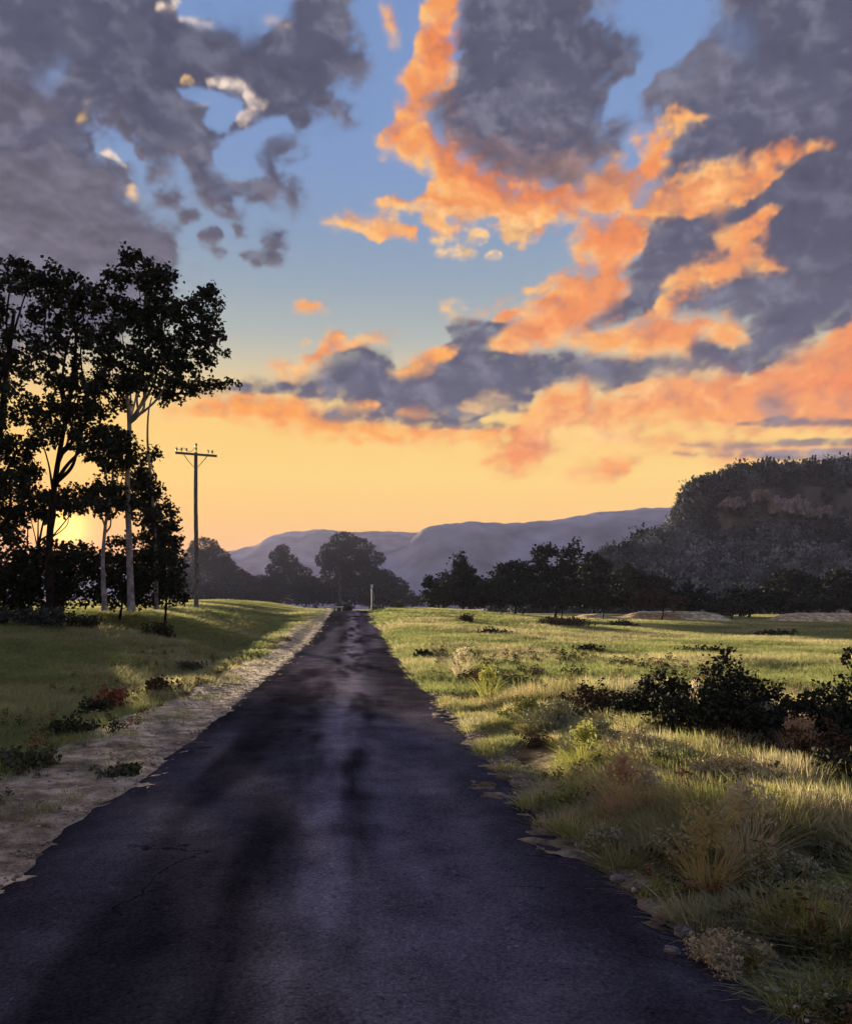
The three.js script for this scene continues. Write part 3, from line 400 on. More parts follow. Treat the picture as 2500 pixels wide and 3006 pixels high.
const paleMap = noiseTex(256, (u, v) => { const a = tileF(u, v, 4, 5, 31), b = tileN(u, v, 32, 33) * tileN(u, v, 8, 35); return clamp(195 + 190 * (a - 0.5) + 50 * (b - 0.25), 60, 255); }, true);
const M = {
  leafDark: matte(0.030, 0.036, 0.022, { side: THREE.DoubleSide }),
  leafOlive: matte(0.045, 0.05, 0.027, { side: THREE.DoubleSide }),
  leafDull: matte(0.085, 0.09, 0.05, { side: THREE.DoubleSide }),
  leafSage: matte(0.3, 0.3, 0.18, { side: THREE.DoubleSide }),
  leafCream: matte(0.46, 0.39, 0.24, { side: THREE.DoubleSide }),
  leafLime: matte(0.24, 0.26, 0.07, { side: THREE.DoubleSide }),
  leafGrey: matte(0.06, 0.065, 0.055, { side: THREE.DoubleSide }),
  leafRust: matte(0.24, 0.1, 0.055, { side: THREE.DoubleSide }),
  leafBrown: matte(0.075, 0.05, 0.03, { side: THREE.DoubleSide }),
  paleBark: matte(0.5, 0.47, 0.48, { map: paleMap, bumpMap: barkMap, bumpScale: 0.03 }),
  darkBark: matte(0.07, 0.055, 0.05, { map: barkMap, bumpMap: barkMap, bumpScale: 0.03 }),
  timber: matte(0.25, 0.24, 0.23, { map: paleMap, bumpMap: barkMap, bumpScale: 0.02 }),
  greyTimber: matte(0.2, 0.21, 0.22, { map: paleMap, bumpMap: barkMap, bumpScale: 0.01 }),
  whitePaint: matte(0.6, 0.6, 0.58, { roughness: 0.6 }),
  ceramic: matte(0.25, 0.27, 0.26, { roughness: 0.35, specularIntensity: 0.6 }),
  steel: matte(0.2, 0.2, 0.2, { metalness: 0.8, roughness: 0.5 }),
  rock: matte(0.4, 0.34, 0.3, { map: soilMap, bumpMap: soilBump, bumpScale: 0.05, flatShading: true }),
  grass: new THREE.MeshPhysicalMaterial({ color: rgb(1, 1, 1), roughness: 1, specularIntensity: 0.1, transmission: 0.4, thickness: 0, side: THREE.DoubleSide }),
};
const rel = (cl, b) => cl.map((c) => [c[0] - b[0], c[1] - b[1], c[2] - b[2], ...c.slice(3)]);
const relP = (pts, b) => pts.map((p) => [p[0] - b[0], p[1] - b[1], p[2] - b[2]]);
// a tree from its clumps (world metres); limbs run from the trunk to the larger clumps
function tree(name, label, base, clusters, o) {
  const b = onGround(base[0], base[1], -0.05), t = thing(name, label, o.category ?? 'tree', b, o.group), r = rng((o.seed ?? 5) * 31), grow = o.grow ?? 1.15, cl = rel(clusters, b).map((c) => [c[0], c[1], c[2], c[3] * grow, c[4] * grow, c[5]]);
  const topY = Math.max(...cl.map((c) => c[1])), tr = o.trunkR ?? topY * 0.022, mid = cl.reduce((s, c) => s + c[0], 0) / cl.length;
  if (o.trunk !== false) {
    const tp = o.trunk ? relP(o.trunk, b) : [[0, 0, 0], [mid * 0.15 + 0.1, topY * 0.3, 0.05], [mid * 0.5, topY * 0.6, -0.1], [mid * 0.9, topY * 0.86, 0]];
    part('trunk', limb(tp, tr, tr * 0.3, 9, 0.12, o.seed), o.bark ?? M.darkBark, t);
    const curve = new THREE.CatmullRomCurve3(tp.map((p) => new THREE.Vector3(...p)));
    const big = cl.slice().sort((p, q) => q[3] * q[4] - p[3] * p[4]).slice(0, o.limbs ?? 7), gs = [];
    big.forEach((c, i) => { const f = clamp((c[1] / topY) * 0.62 + (r() - 0.4) * 0.22, o.low ?? 0.2, 0.95), s = curve.getPointAt(f), L = Math.hypot(c[0] - s.x, c[1] - s.y, c[2] - s.z), j = () => (r() - 0.5) * L * 0.22; gs.push(limb([[s.x, s.y, s.z], [lerp(s.x, c[0], 0.4) + j(), lerp(s.y, c[1], 0.22) + j() * 0.5, lerp(s.z, c[2], 0.35) + j()], [lerp(s.x, c[0], 0.72) + j(), lerp(s.y, c[1], 0.66) + j() * 0.5, lerp(s.z, c[2], 0.7) + j()], [c[0], c[1], c[2]]], tr * lerp(0.3, 0.5, r()), tr * 0.12, 6, 0.2, i + 3)); });
    for (const g of gs) part('branch', g, o.bark ?? M.darkBark, t);
  }
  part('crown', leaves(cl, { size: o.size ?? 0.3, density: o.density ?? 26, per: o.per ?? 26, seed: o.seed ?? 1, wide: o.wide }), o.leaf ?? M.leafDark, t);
  return t;
}
function shrub(name, label, base, w, h, o = {}) {        // several stems, ragged clumps
  const b = onGround(base[0], base[1], -0.02), t = thing(name, label, 'shrub', b, o.group), r = rng(o.seed ?? 3), cl = [];
  const n = Math.round((o.clumps ?? 9) * 1.5);
  for (let i = 0; i < n; i++) { const a = r() * 6.283, q = Math.sqrt(r()), y = h * lerp(0.18, 0.8, r()) * (1 - (o.point ?? 0.3) * q), rr = h * lerp(0.17, 0.33, r()); cl.push([Math.cos(a) * q * w * 0.38, y, Math.sin(a) * q * w * 0.34, rr * (w / h) * 0.7, rr * 0.8, rr * 0.8]); }
  if (o.spike) for (let i = 0; i < 4; i++) cl.push([(r() - 0.5) * w * 0.2, h * (0.62 + 0.1 * i), (r() - 0.5) * 0.1, w * 0.13 * (1 - i * 0.2), h * 0.09, w * 0.1 * (1 - i * 0.2)]);
  for (let i = 0; i < 4; i++) { const c = cl[i]; part('stem', limb([[c[0] * 0.12, 0, c[2] * 0.12], [c[0] * 0.5, c[1] * 0.5, c[2] * 0.5], [c[0], c[1], c[2]]], h * 0.022, h * 0.007, 5, 0.1, i), M.darkBark, t); }
  part('foliage', leaves(cl, { size: o.size ?? h * 0.1, density: o.density ?? 18, per: o.per ?? 16, seed: o.seed ?? 3, wide: o.wide ?? 0.36 }), o.leaf ?? M.leafDark, t);
  return t;
}

// ------------------------------------------------------------------ tall trees on the left, in front of the sun
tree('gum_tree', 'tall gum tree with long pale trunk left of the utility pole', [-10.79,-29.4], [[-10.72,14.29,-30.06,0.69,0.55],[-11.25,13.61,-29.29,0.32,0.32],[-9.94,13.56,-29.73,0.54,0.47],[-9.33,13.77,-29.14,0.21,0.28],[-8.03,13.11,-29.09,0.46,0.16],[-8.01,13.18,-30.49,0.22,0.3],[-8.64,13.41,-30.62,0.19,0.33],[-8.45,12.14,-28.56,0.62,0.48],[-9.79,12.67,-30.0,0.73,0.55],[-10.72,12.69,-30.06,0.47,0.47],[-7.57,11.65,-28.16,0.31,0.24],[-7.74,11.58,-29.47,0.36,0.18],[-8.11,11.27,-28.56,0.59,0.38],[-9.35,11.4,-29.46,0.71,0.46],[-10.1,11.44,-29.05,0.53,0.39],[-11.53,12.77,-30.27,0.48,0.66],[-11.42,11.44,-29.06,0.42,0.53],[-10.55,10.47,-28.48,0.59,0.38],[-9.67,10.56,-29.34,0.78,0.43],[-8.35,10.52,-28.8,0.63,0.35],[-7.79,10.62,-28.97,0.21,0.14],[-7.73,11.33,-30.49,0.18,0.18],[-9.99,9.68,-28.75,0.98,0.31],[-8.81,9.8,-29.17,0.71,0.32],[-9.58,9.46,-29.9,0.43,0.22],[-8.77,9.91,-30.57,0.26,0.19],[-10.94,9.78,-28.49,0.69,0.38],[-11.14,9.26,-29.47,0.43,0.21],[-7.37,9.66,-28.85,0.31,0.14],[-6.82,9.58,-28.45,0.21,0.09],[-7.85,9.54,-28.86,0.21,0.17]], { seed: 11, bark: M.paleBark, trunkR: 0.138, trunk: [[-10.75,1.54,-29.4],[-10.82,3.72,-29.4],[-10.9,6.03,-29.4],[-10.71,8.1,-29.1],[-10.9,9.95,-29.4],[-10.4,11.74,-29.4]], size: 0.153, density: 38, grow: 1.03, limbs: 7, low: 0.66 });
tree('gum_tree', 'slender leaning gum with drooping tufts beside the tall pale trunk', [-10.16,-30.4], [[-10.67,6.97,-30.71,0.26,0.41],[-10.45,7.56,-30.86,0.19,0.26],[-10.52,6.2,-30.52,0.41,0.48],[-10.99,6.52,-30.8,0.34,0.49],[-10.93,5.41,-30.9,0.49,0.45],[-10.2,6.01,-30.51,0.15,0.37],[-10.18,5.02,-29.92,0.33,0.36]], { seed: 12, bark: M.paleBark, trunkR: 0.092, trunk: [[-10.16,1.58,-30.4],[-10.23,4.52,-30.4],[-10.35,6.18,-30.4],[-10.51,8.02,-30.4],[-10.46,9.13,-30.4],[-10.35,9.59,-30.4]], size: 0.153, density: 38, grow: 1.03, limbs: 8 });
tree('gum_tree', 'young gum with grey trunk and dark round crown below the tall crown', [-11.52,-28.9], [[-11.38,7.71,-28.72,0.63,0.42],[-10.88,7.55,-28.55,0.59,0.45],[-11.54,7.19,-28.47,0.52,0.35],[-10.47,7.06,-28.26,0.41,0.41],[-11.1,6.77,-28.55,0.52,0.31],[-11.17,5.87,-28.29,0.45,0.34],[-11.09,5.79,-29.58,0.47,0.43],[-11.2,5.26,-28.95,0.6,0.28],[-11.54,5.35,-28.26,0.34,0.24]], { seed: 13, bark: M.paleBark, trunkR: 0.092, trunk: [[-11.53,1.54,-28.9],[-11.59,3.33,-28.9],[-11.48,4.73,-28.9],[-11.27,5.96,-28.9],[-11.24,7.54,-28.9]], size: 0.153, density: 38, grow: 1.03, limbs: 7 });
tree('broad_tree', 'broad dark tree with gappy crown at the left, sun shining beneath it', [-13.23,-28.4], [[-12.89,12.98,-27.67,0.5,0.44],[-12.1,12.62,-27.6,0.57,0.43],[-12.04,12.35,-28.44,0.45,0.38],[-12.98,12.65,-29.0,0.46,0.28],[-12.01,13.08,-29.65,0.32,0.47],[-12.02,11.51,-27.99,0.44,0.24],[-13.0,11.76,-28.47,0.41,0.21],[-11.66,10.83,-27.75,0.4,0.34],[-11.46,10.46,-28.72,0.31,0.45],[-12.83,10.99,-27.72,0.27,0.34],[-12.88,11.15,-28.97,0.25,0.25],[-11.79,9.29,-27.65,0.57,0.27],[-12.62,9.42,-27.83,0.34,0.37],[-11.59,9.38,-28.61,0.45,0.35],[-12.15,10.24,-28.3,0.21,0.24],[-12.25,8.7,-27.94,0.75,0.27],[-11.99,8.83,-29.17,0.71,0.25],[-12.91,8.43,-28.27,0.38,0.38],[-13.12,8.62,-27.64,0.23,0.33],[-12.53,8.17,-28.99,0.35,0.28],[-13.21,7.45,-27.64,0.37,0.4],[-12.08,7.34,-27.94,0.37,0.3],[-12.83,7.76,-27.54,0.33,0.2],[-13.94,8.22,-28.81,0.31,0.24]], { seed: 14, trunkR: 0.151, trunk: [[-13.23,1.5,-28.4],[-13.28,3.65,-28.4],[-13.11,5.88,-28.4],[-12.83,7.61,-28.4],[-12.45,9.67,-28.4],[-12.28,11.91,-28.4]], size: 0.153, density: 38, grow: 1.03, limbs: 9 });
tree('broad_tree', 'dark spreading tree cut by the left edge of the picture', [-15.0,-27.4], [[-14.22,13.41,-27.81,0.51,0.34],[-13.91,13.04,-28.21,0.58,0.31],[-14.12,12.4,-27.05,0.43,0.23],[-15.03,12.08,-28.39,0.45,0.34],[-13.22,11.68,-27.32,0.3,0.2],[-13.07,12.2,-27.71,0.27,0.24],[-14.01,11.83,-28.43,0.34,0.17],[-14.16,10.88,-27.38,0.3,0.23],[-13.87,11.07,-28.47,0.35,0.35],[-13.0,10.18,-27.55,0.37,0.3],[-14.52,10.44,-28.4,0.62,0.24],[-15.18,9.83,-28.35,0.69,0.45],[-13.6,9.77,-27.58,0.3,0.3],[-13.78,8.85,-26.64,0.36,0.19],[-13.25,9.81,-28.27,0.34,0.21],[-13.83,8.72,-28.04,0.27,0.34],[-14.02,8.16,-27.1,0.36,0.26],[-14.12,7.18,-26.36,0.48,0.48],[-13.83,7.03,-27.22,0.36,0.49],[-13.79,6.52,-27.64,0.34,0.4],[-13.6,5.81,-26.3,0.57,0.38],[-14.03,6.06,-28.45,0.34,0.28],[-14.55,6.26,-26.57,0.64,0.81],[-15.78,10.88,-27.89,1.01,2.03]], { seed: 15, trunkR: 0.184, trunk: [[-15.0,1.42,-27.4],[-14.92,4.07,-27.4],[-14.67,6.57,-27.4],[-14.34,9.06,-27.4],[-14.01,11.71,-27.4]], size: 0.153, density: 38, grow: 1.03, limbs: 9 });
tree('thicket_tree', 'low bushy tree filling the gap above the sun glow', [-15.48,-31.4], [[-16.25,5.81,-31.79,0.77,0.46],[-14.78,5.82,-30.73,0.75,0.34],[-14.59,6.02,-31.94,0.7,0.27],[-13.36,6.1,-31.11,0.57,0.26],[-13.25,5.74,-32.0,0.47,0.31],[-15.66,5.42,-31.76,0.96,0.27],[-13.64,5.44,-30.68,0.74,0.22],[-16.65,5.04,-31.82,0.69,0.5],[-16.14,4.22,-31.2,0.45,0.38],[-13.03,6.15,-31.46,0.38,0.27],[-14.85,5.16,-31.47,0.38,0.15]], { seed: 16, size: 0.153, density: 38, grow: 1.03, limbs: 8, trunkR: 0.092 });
// thicket along the foot of the tall trees
const thicket = 'bushes under the tall trees';
tree('round_bush', 'dark conical bush at the right end of the tall trees', [-10.06,-31.0], [[-10.13,5.15,-31.04,0.41,0.56],[-10.03,4.41,-31.15,0.49,0.57],[-10.35,3.86,-31.42,0.65,0.57],[-9.79,3.24,-30.57,0.56,0.63],[-10.5,2.72,-31.57,0.8,0.57],[-9.83,2.23,-31.0,0.56,0.49],[-10.28,4.54,-30.54,0.3,0.74]], { seed: 17, size: 0.141, density: 28, category: 'bush', group: thicket, limbs: 4, trunkR: 0.052 });
tree('round_bush', 'low dark bush under the bright sun gap', [-13.79,-30.4], [[-14.75,3.41,-30.3,0.73,0.51],[-13.93,3.7,-30.5,0.81,0.44],[-13.01,3.69,-30.29,0.62,0.44],[-14.54,2.79,-30.82,0.93,0.64],[-13.13,2.76,-29.95,0.83,0.65],[-12.49,3.21,-29.93,0.44,0.54],[-13.78,2.13,-30.18,1.1,0.48]], { seed: 18, size: 0.141, density: 28, category: 'bush', group: thicket, limbs: 4, trunkR: 0.052 });
tree('round_bush', 'dark bush wrapped round the foot of the pale trunks', [-11.58,-30.4], [[-11.69,3.79,-30.46,0.48,0.44],[-10.82,3.97,-30.32,0.48,0.44],[-11.74,3.12,-29.87,0.47,0.54],[-11.28,2.87,-30.44,0.74,0.63],[-10.56,3.14,-30.39,0.52,0.63],[-11.63,2.22,-30.29,0.84,0.48],[-10.7,2.23,-30.8,0.67,0.49]], { seed: 19, size: 0.141, density: 28, category: 'bush', group: thicket, limbs: 4, trunkR: 0.052 });
tree('round_bush', 'black bush at the left edge below the spreading tree', [-15.21,-28.9], [[-15.32,3.51,-28.93,0.63,0.6],[-14.67,2.89,-28.7,0.63,0.59],[-15.54,2.62,-28.69,0.87,0.7],[-14.83,2.2,-29.35,0.71,0.5],[-15.8,1.85,-29.52,1.07,0.43]], { seed: 20, size: 0.141, density: 28, category: 'bush', group: thicket, limbs: 4, trunkR: 0.052 });
for (const [p, w, h, lab, seed] of [[[-11.94,-25.3], 1.3, 0.85, 'grey leaved shrub in front of the thicket, below the sun', 31], [[-11.18,-26.4], 1.2, 0.6, 'pale low shrub at the foot of the young gum', 32], [[-12.83,-24.8], 1.7, 0.8, 'dark low shrub at the left edge in front of the thicket', 33], [[-9.16,-27.8], 1.1, 0.65, 'dull green shrub between the tall trees and the pole', 34]])
  shrub('shrub', lab, p, w, h, { seed, leaf: seed % 2 ? M.leafGrey : M.leafOlive, size: 0.102, clumps: 10, group: 'shrubs before the thicket' });

tree('roadside_tree', 'large leafy roadside tree overhanging the near end of the road', [-5.2, 3.4], [[-4, 8.4, 1.5, 2.6, 1.7], [-1.5, 8.0, 0.4, 2.4, 1.6], [-6.5, 8, 0.5, 2.4, 1.7], [-3, 9.8, 3.5, 3, 1.8], [-6.8, 9, 4.5, 2.8, 1.8], [-2.2, 7.2, 5.8, 2.6, 1.5], [-5.2, 7.4, -1.2, 2.0, 1.3], [-2.6, 7.3, -1.6, 2.0, 1.2], [-8.8, 7.6, 2, 2.2, 1.6], [-4.6, 11.2, 2.6, 2.4, 1.5]].map((c) => [...c, c[3]]), { seed: 21, size: 0.26, density: 22, limbs: 10, trunkR: 0.3 });

// ------------------------------------------------------------------ tree line across the end of the field
const line = 'trees along the far edge of the fields';
const lineTrees = [
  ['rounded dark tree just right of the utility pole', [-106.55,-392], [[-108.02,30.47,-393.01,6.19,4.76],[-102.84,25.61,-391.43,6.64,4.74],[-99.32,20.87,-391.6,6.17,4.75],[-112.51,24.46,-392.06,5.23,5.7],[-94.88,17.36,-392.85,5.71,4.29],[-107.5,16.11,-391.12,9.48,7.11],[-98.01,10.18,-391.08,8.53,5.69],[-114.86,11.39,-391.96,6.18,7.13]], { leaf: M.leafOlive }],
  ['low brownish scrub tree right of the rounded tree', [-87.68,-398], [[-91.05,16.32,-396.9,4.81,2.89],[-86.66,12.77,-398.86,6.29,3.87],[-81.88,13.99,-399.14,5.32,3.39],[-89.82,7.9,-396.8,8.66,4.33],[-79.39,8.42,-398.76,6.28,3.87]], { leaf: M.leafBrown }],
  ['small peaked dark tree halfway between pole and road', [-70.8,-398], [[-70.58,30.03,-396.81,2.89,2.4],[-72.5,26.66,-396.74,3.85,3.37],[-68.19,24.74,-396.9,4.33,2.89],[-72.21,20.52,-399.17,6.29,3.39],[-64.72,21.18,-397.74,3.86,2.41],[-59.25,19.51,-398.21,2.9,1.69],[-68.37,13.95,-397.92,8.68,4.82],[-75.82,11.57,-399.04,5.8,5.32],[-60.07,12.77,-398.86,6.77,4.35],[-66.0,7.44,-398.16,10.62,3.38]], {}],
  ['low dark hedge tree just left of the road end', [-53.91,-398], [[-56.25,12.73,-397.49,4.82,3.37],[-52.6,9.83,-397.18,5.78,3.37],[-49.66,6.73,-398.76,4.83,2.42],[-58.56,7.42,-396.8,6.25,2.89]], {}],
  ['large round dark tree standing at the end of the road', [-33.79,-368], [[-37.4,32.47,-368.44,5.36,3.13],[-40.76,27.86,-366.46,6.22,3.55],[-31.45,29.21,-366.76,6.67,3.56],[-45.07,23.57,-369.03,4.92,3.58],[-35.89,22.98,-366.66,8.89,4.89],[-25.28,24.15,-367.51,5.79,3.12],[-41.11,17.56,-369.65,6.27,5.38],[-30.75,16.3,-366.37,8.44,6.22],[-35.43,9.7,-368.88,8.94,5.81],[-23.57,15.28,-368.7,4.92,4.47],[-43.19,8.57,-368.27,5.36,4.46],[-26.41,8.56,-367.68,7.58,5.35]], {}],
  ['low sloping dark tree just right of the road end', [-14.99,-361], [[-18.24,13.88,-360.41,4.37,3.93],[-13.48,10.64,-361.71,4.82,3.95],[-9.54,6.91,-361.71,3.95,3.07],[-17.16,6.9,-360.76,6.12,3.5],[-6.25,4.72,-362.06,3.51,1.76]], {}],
  ['small ragged tree at the right side of the hill gap', [1.25,-84], [[0.33,4.49,-83.67,0.51,0.51],[0.73,3.47,-83.56,0.81,0.81],[1.58,3.21,-82.99,1.01,1.01],[2.13,4.78,-84.67,0.51,0.51],[1.11,2.37,-84.96,1.34,0.62]], {}],
  ['narrow tree with a pointed dark tip right of the road', [3.7,-82], [[3.64,7.08,-82.93,0.35,0.45],[3.54,6.22,-82.89,0.6,0.55],[3.79,5.32,-81.77,0.89,0.64],[3.24,4.46,-82.77,1.2,0.8],[4.6,4.56,-82.88,1.0,0.7],[3.81,3.44,-82.09,1.79,0.99],[5.55,3.69,-82.2,1.0,0.8],[2.58,2.85,-82.69,1.2,0.8],[5.06,2.55,-82.26,1.5,0.6]], {}],
  ['low domed tree between the pointed tree and the forked tree', [9.24,-84], [[8.72,6.02,-83.87,1.12,0.51],[9.64,5.64,-84.4,1.23,0.61],[7.88,4.97,-83.1,1.01,0.71],[9.56,4.42,-84.55,1.74,0.92],[10.76,4.5,-83.97,1.02,0.81],[8.52,3.39,-84.41,1.84,1.02],[10.54,2.98,-84.22,1.53,0.82],[6.85,3.21,-82.77,1.1,0.9]], {}],
  ['forked dark tree with two raised heads', [13.14,-82], [[11.84,7.41,-81.9,0.79,0.5],[12.83,7.55,-82.55,0.8,0.4],[14.05,7.4,-83.22,0.71,0.4],[15.26,7.88,-81.6,0.49,0.45],[15.27,7.07,-82.75,0.6,0.5],[11.84,6.46,-82.63,0.6,0.8],[11.89,5.19,-82.27,0.9,0.9],[14.42,6.0,-81.63,0.79,0.69],[13.77,4.88,-80.73,1.08,0.78],[12.76,3.94,-82.1,1.79,1.0],[14.5,3.51,-80.72,1.27,0.88],[12.55,2.53,-80.72,2.15,0.68]], {}],
  ['small dark tree against the foot of the bluff slope', [18.21,-88], [[18.31,7.11,-89.27,0.65,0.54],[18.96,6.29,-89.01,0.97,0.7],[17.47,5.61,-88.28,0.86,0.75],[19.44,5.15,-87.52,1.17,0.85],[18.41,4.4,-88.94,1.72,0.97],[20.31,3.7,-89.01,1.4,0.97],[18.09,2.94,-88.7,1.94,0.86]], {}],
  ['rounded bushy tree left of the pale rocks below the bluff', [24.34,-92], [[23.52,5.38,-93.18,1.36,0.9],[25.11,4.8,-92.8,1.46,0.9],[26.73,4.23,-92.55,1.35,0.9],[22.39,3.52,-90.88,1.65,0.99],[25.18,2.99,-92.01,2.12,1.0],[27.22,2.81,-91.38,1.44,0.89]], { leaf: M.leafOlive }],
  ['black tree beside the pale rocks below the bluff', [29.81,-90], [[29.75,3.5,-89.83,1.09,0.76],[28.89,2.63,-89.68,1.3,0.76],[30.64,2.52,-89.24,1.3,0.76],[30.26,1.7,-90.53,1.98,0.66]], {}],
  ['wide dark tree right of the pale rocks below the bluff', [36.88,-92], [[36.02,3.38,-91.93,1.34,0.67],[37.64,3.1,-91.79,1.56,0.67],[35.17,2.26,-91.18,1.44,0.77],[37.6,1.98,-91.04,1.88,0.66],[39.28,2.42,-91.08,1.1,0.66]], {}],
  ['tall dark tree below the bluff near the right edge', [41.9,-92], [[41.57,5.05,-91.87,1.56,0.78],[43.27,4.47,-91.35,1.44,0.78],[40.22,3.92,-91.36,1.44,0.89],[42.02,3.08,-91.05,2.21,0.99],[44.68,2.83,-92.56,1.46,0.9],[40.53,1.98,-90.79,1.87,0.66]], {}],
  ['dark tree cut by the right edge below the bluff', [46.99,-90], [[46.68,4.72,-90.45,1.64,0.88],[47.68,4.12,-88.74,1.83,1.08],[44.75,3.32,-88.81,1.4,0.97],[46.96,2.62,-88.91,2.37,1.08],[49.57,3.33,-89.25,1.62,1.62]], {}],
];
lineTrees.forEach(([lab, base, cl, o], i) => tree('field_tree', lab, base, cl, { seed: 40 + i, size: 0.34, density: 36, limbs: 5, trunkR: 0.16, group: line, ...o }));

const hedge = [
  ['low dark scrub behind the utility pole', [-105.16,-346], [[-107.8,13.41,-346.38,5.46,4.62],[-102.39,10.24,-345.84,5.03,4.19],[-105.73,5.43,-346.47,8.4,3.78]], M.leafDark],
  ['low dark scrub below the rounded tree', [-89.65,-356], [[-93.53,6.83,-356.01,7.34,3.45],[-85.3,6.83,-355.89,7.33,3.45],[-89.06,10.48,-355.38,5.6,3.02]], M.leafDark],
  ['dark scrub filling the gap left of the peaked tree', [-68.72,-340], [[-72.66,8.64,-339.14,5.34,2.88],[-67.2,9.5,-340.65,4.95,3.3],[-69.56,5.35,-339.06,8.22,2.47]], M.leafDark],
  ['dark scrub right of the peaked tree', [-48.54,-346], [[-51.08,11.72,-346.11,4.61,2.94],[-46.5,10.26,-346.41,4.62,2.94],[-48.85,6.25,-345.18,7.53,2.93]], M.leafDark],
  ['dark scrub at the left foot of the large round tree', [-39.07,-342], [[-41.77,8.7,-342.05,4.56,2.9],[-36.97,7.45,-341.74,4.56,2.9]], M.leafDark],
  ['dark scrub at the right foot of the large round tree', [-20.42,-342], [[-23.54,8.7,-342.17,4.98,2.9],[-18.37,9.54,-342.42,4.98,3.32],[-20.38,5.37,-341.31,7.03,2.07]], M.leafDark],
  ['low scrub in the gap where the hills show', [-5.33,-345], [[-8.07,5.42,-345.86,3.35,1.68],[-3.24,4.58,-345.13,3.35,1.46]], M.leafDark],
  ['dark scrub left of the pointed tree', [1.45,-76], [[0.9,2.81,-79.85,1.06,0.68],[2.21,3.12,-78.47,1.14,0.76]], M.leafDark],
  ['dark scrub between pointed and domed trees', [5.96,-76], [[5.54,3.36,-78.52,1.14,0.67],[6.7,3.12,-78.12,1.04,0.66],[6.02,2.41,-78.51,1.71,0.48]], M.leafDark],
  ['dark scrub under the domed tree', [9.05,-76], [[8.41,2.65,-78.63,1.62,0.67],[10.47,3.0,-79.81,1.35,0.77]], M.leafDark],
  ['dark scrub under the forked tree', [13.24,-79], [[12.15,2.79,-78.18,1.61,0.66],[14.37,2.9,-79.41,1.44,0.77]], M.leafDark],
  ['dark scrub at the foot of the bluff slope', [17.53,-80], [[16.42,2.8,-79.35,1.44,0.77],[18.21,3.13,-78.76,1.62,0.86],[17.52,2.13,-79.98,2.13,0.48]], M.leafDark],
  ['brown scrub left of the black tree', [22.76,-78], [[22.33,2.52,-79.85,1.65,0.68],[24.1,2.18,-78.81,1.43,0.57]], M.leafBrown],
  ['low scrub beneath the wide dark tree', [31.14,-82], [[29.44,1.65,-79.44,1.44,0.43],[30.95,1.55,-79.0,1.44,0.43]], M.leafDark],
  ['low scrub between the two trees near the right edge', [39.83,-82], [[37.08,2.03,-78.28,1.52,0.57],[39.32,1.94,-78.97,1.44,0.57]], M.leafDark],
];
hedge.forEach(([lab, base, cl, leaf], i) => tree('scrub_bush', lab, base, cl, { seed: 140 + i, size: base[1] < -120 ? 1.05 : 0.28, density: 34, limbs: 3, trunkR: base[1] < -120 ? 0.16 : 0.08, category: 'bush', leaf, group: 'scrub under the far trees' }));
// ------------------------------------------------------------------ woodland on the bluff, rocks
{
  const r = rng(99), cl = []; for (let i = 0; i < 6; i++) cl.push([(r() - 0.5) * 2.2, 1.2 + r() * 2.6, (r() - 0.5) * 2.2, 1.1 + r() * 0.5, 0.8 + r() * 0.5, 1.1 + r() * 0.4]);
  const clump = leaves(cl, { size: 0.75, density: 16, per: 14, seed: 9, wide: 0.4 }), places = [];
  const rock = (x, z) => { const t = bluffT(x, -z); return t > 36 && t < 44 && fbm(x * 0.1 + 3, 5.5 + z * 0.05, 3) > 0.63 && x > 58; };
  for (let i = 0; i < 11000 && places.length < 7000; i++) {
    const z = -140 - r() * 105, x = 12 + r() * (-z * 0.62 - 12), t = bluffT(x, -z); if (t < -3 || rock(x, z)) continue;
        const h = r(), g = fbm(x * 0.05, z * 0.05, 3), s = lerp(0.4, 1.05, h ** 1.8), tone = lerp(0.5, 1.8, r() ** 2) * lerp(0.35, 1.9, ss(0.3, 0.7, fbm(x * 0.09 + 4, z * 0.09 + bluffT(x, -z) * 0.05, 3)));
    places.push([x, bluffY(x, z) - 0.5, z, r() * 6.28, s, s * lerp(0.8, 1.25, r()), 0.085 * tone, 0.092 * tone, 0.09 * tone]);
  }
  stuff('hillside_woodland', clump, matte(1, 1, 1, { side: THREE.DoubleSide }), places, 'dark scrubby woodland covering the bluff at the right', 'woodland');
}
function stoneGeo(seed, detail = 2) {
  const g = new THREE.IcosahedronGeometry(1, detail), p = g.attributes.position, v = new THREE.Vector3();
  for (let i = 0; i < p.count; i++) { v.fromBufferAttribute(p, i); const k = 0.75 + 0.5 * fbm(v.x * 1.6 + seed * 7, v.y * 1.6 + v.z * 1.3 + seed, 3); const q = Math.max(Math.abs(v.x), Math.abs(v.y), Math.abs(v.z)); p.setXYZ(i, v.x * k / lerp(1, q, 0.5), v.y * k / lerp(1, q, 0.5), v.z * k / lerp(1, q, 0.5)); }
  g.computeVertexNormals(); return g;
}
function rockThing(name, label, [x, y, z], sx, sy, sz, seed, mat, category = 'rock', group) { const t = shade(new THREE.Mesh(stoneGeo(seed), mat)); t.name = numbered(name); t.position.set(x, y, z); t.scale.set(sx, sy, sz); t.rotation.y = seed * 1.7; t.userData = { label, category }; if (group) t.userData.group = group; scene.add(t); return t; }
const rockTan = matte(0.6, 0.48, 0.42, { map: paleMap, bumpMap: soilBump, bumpScale: 0.3 });
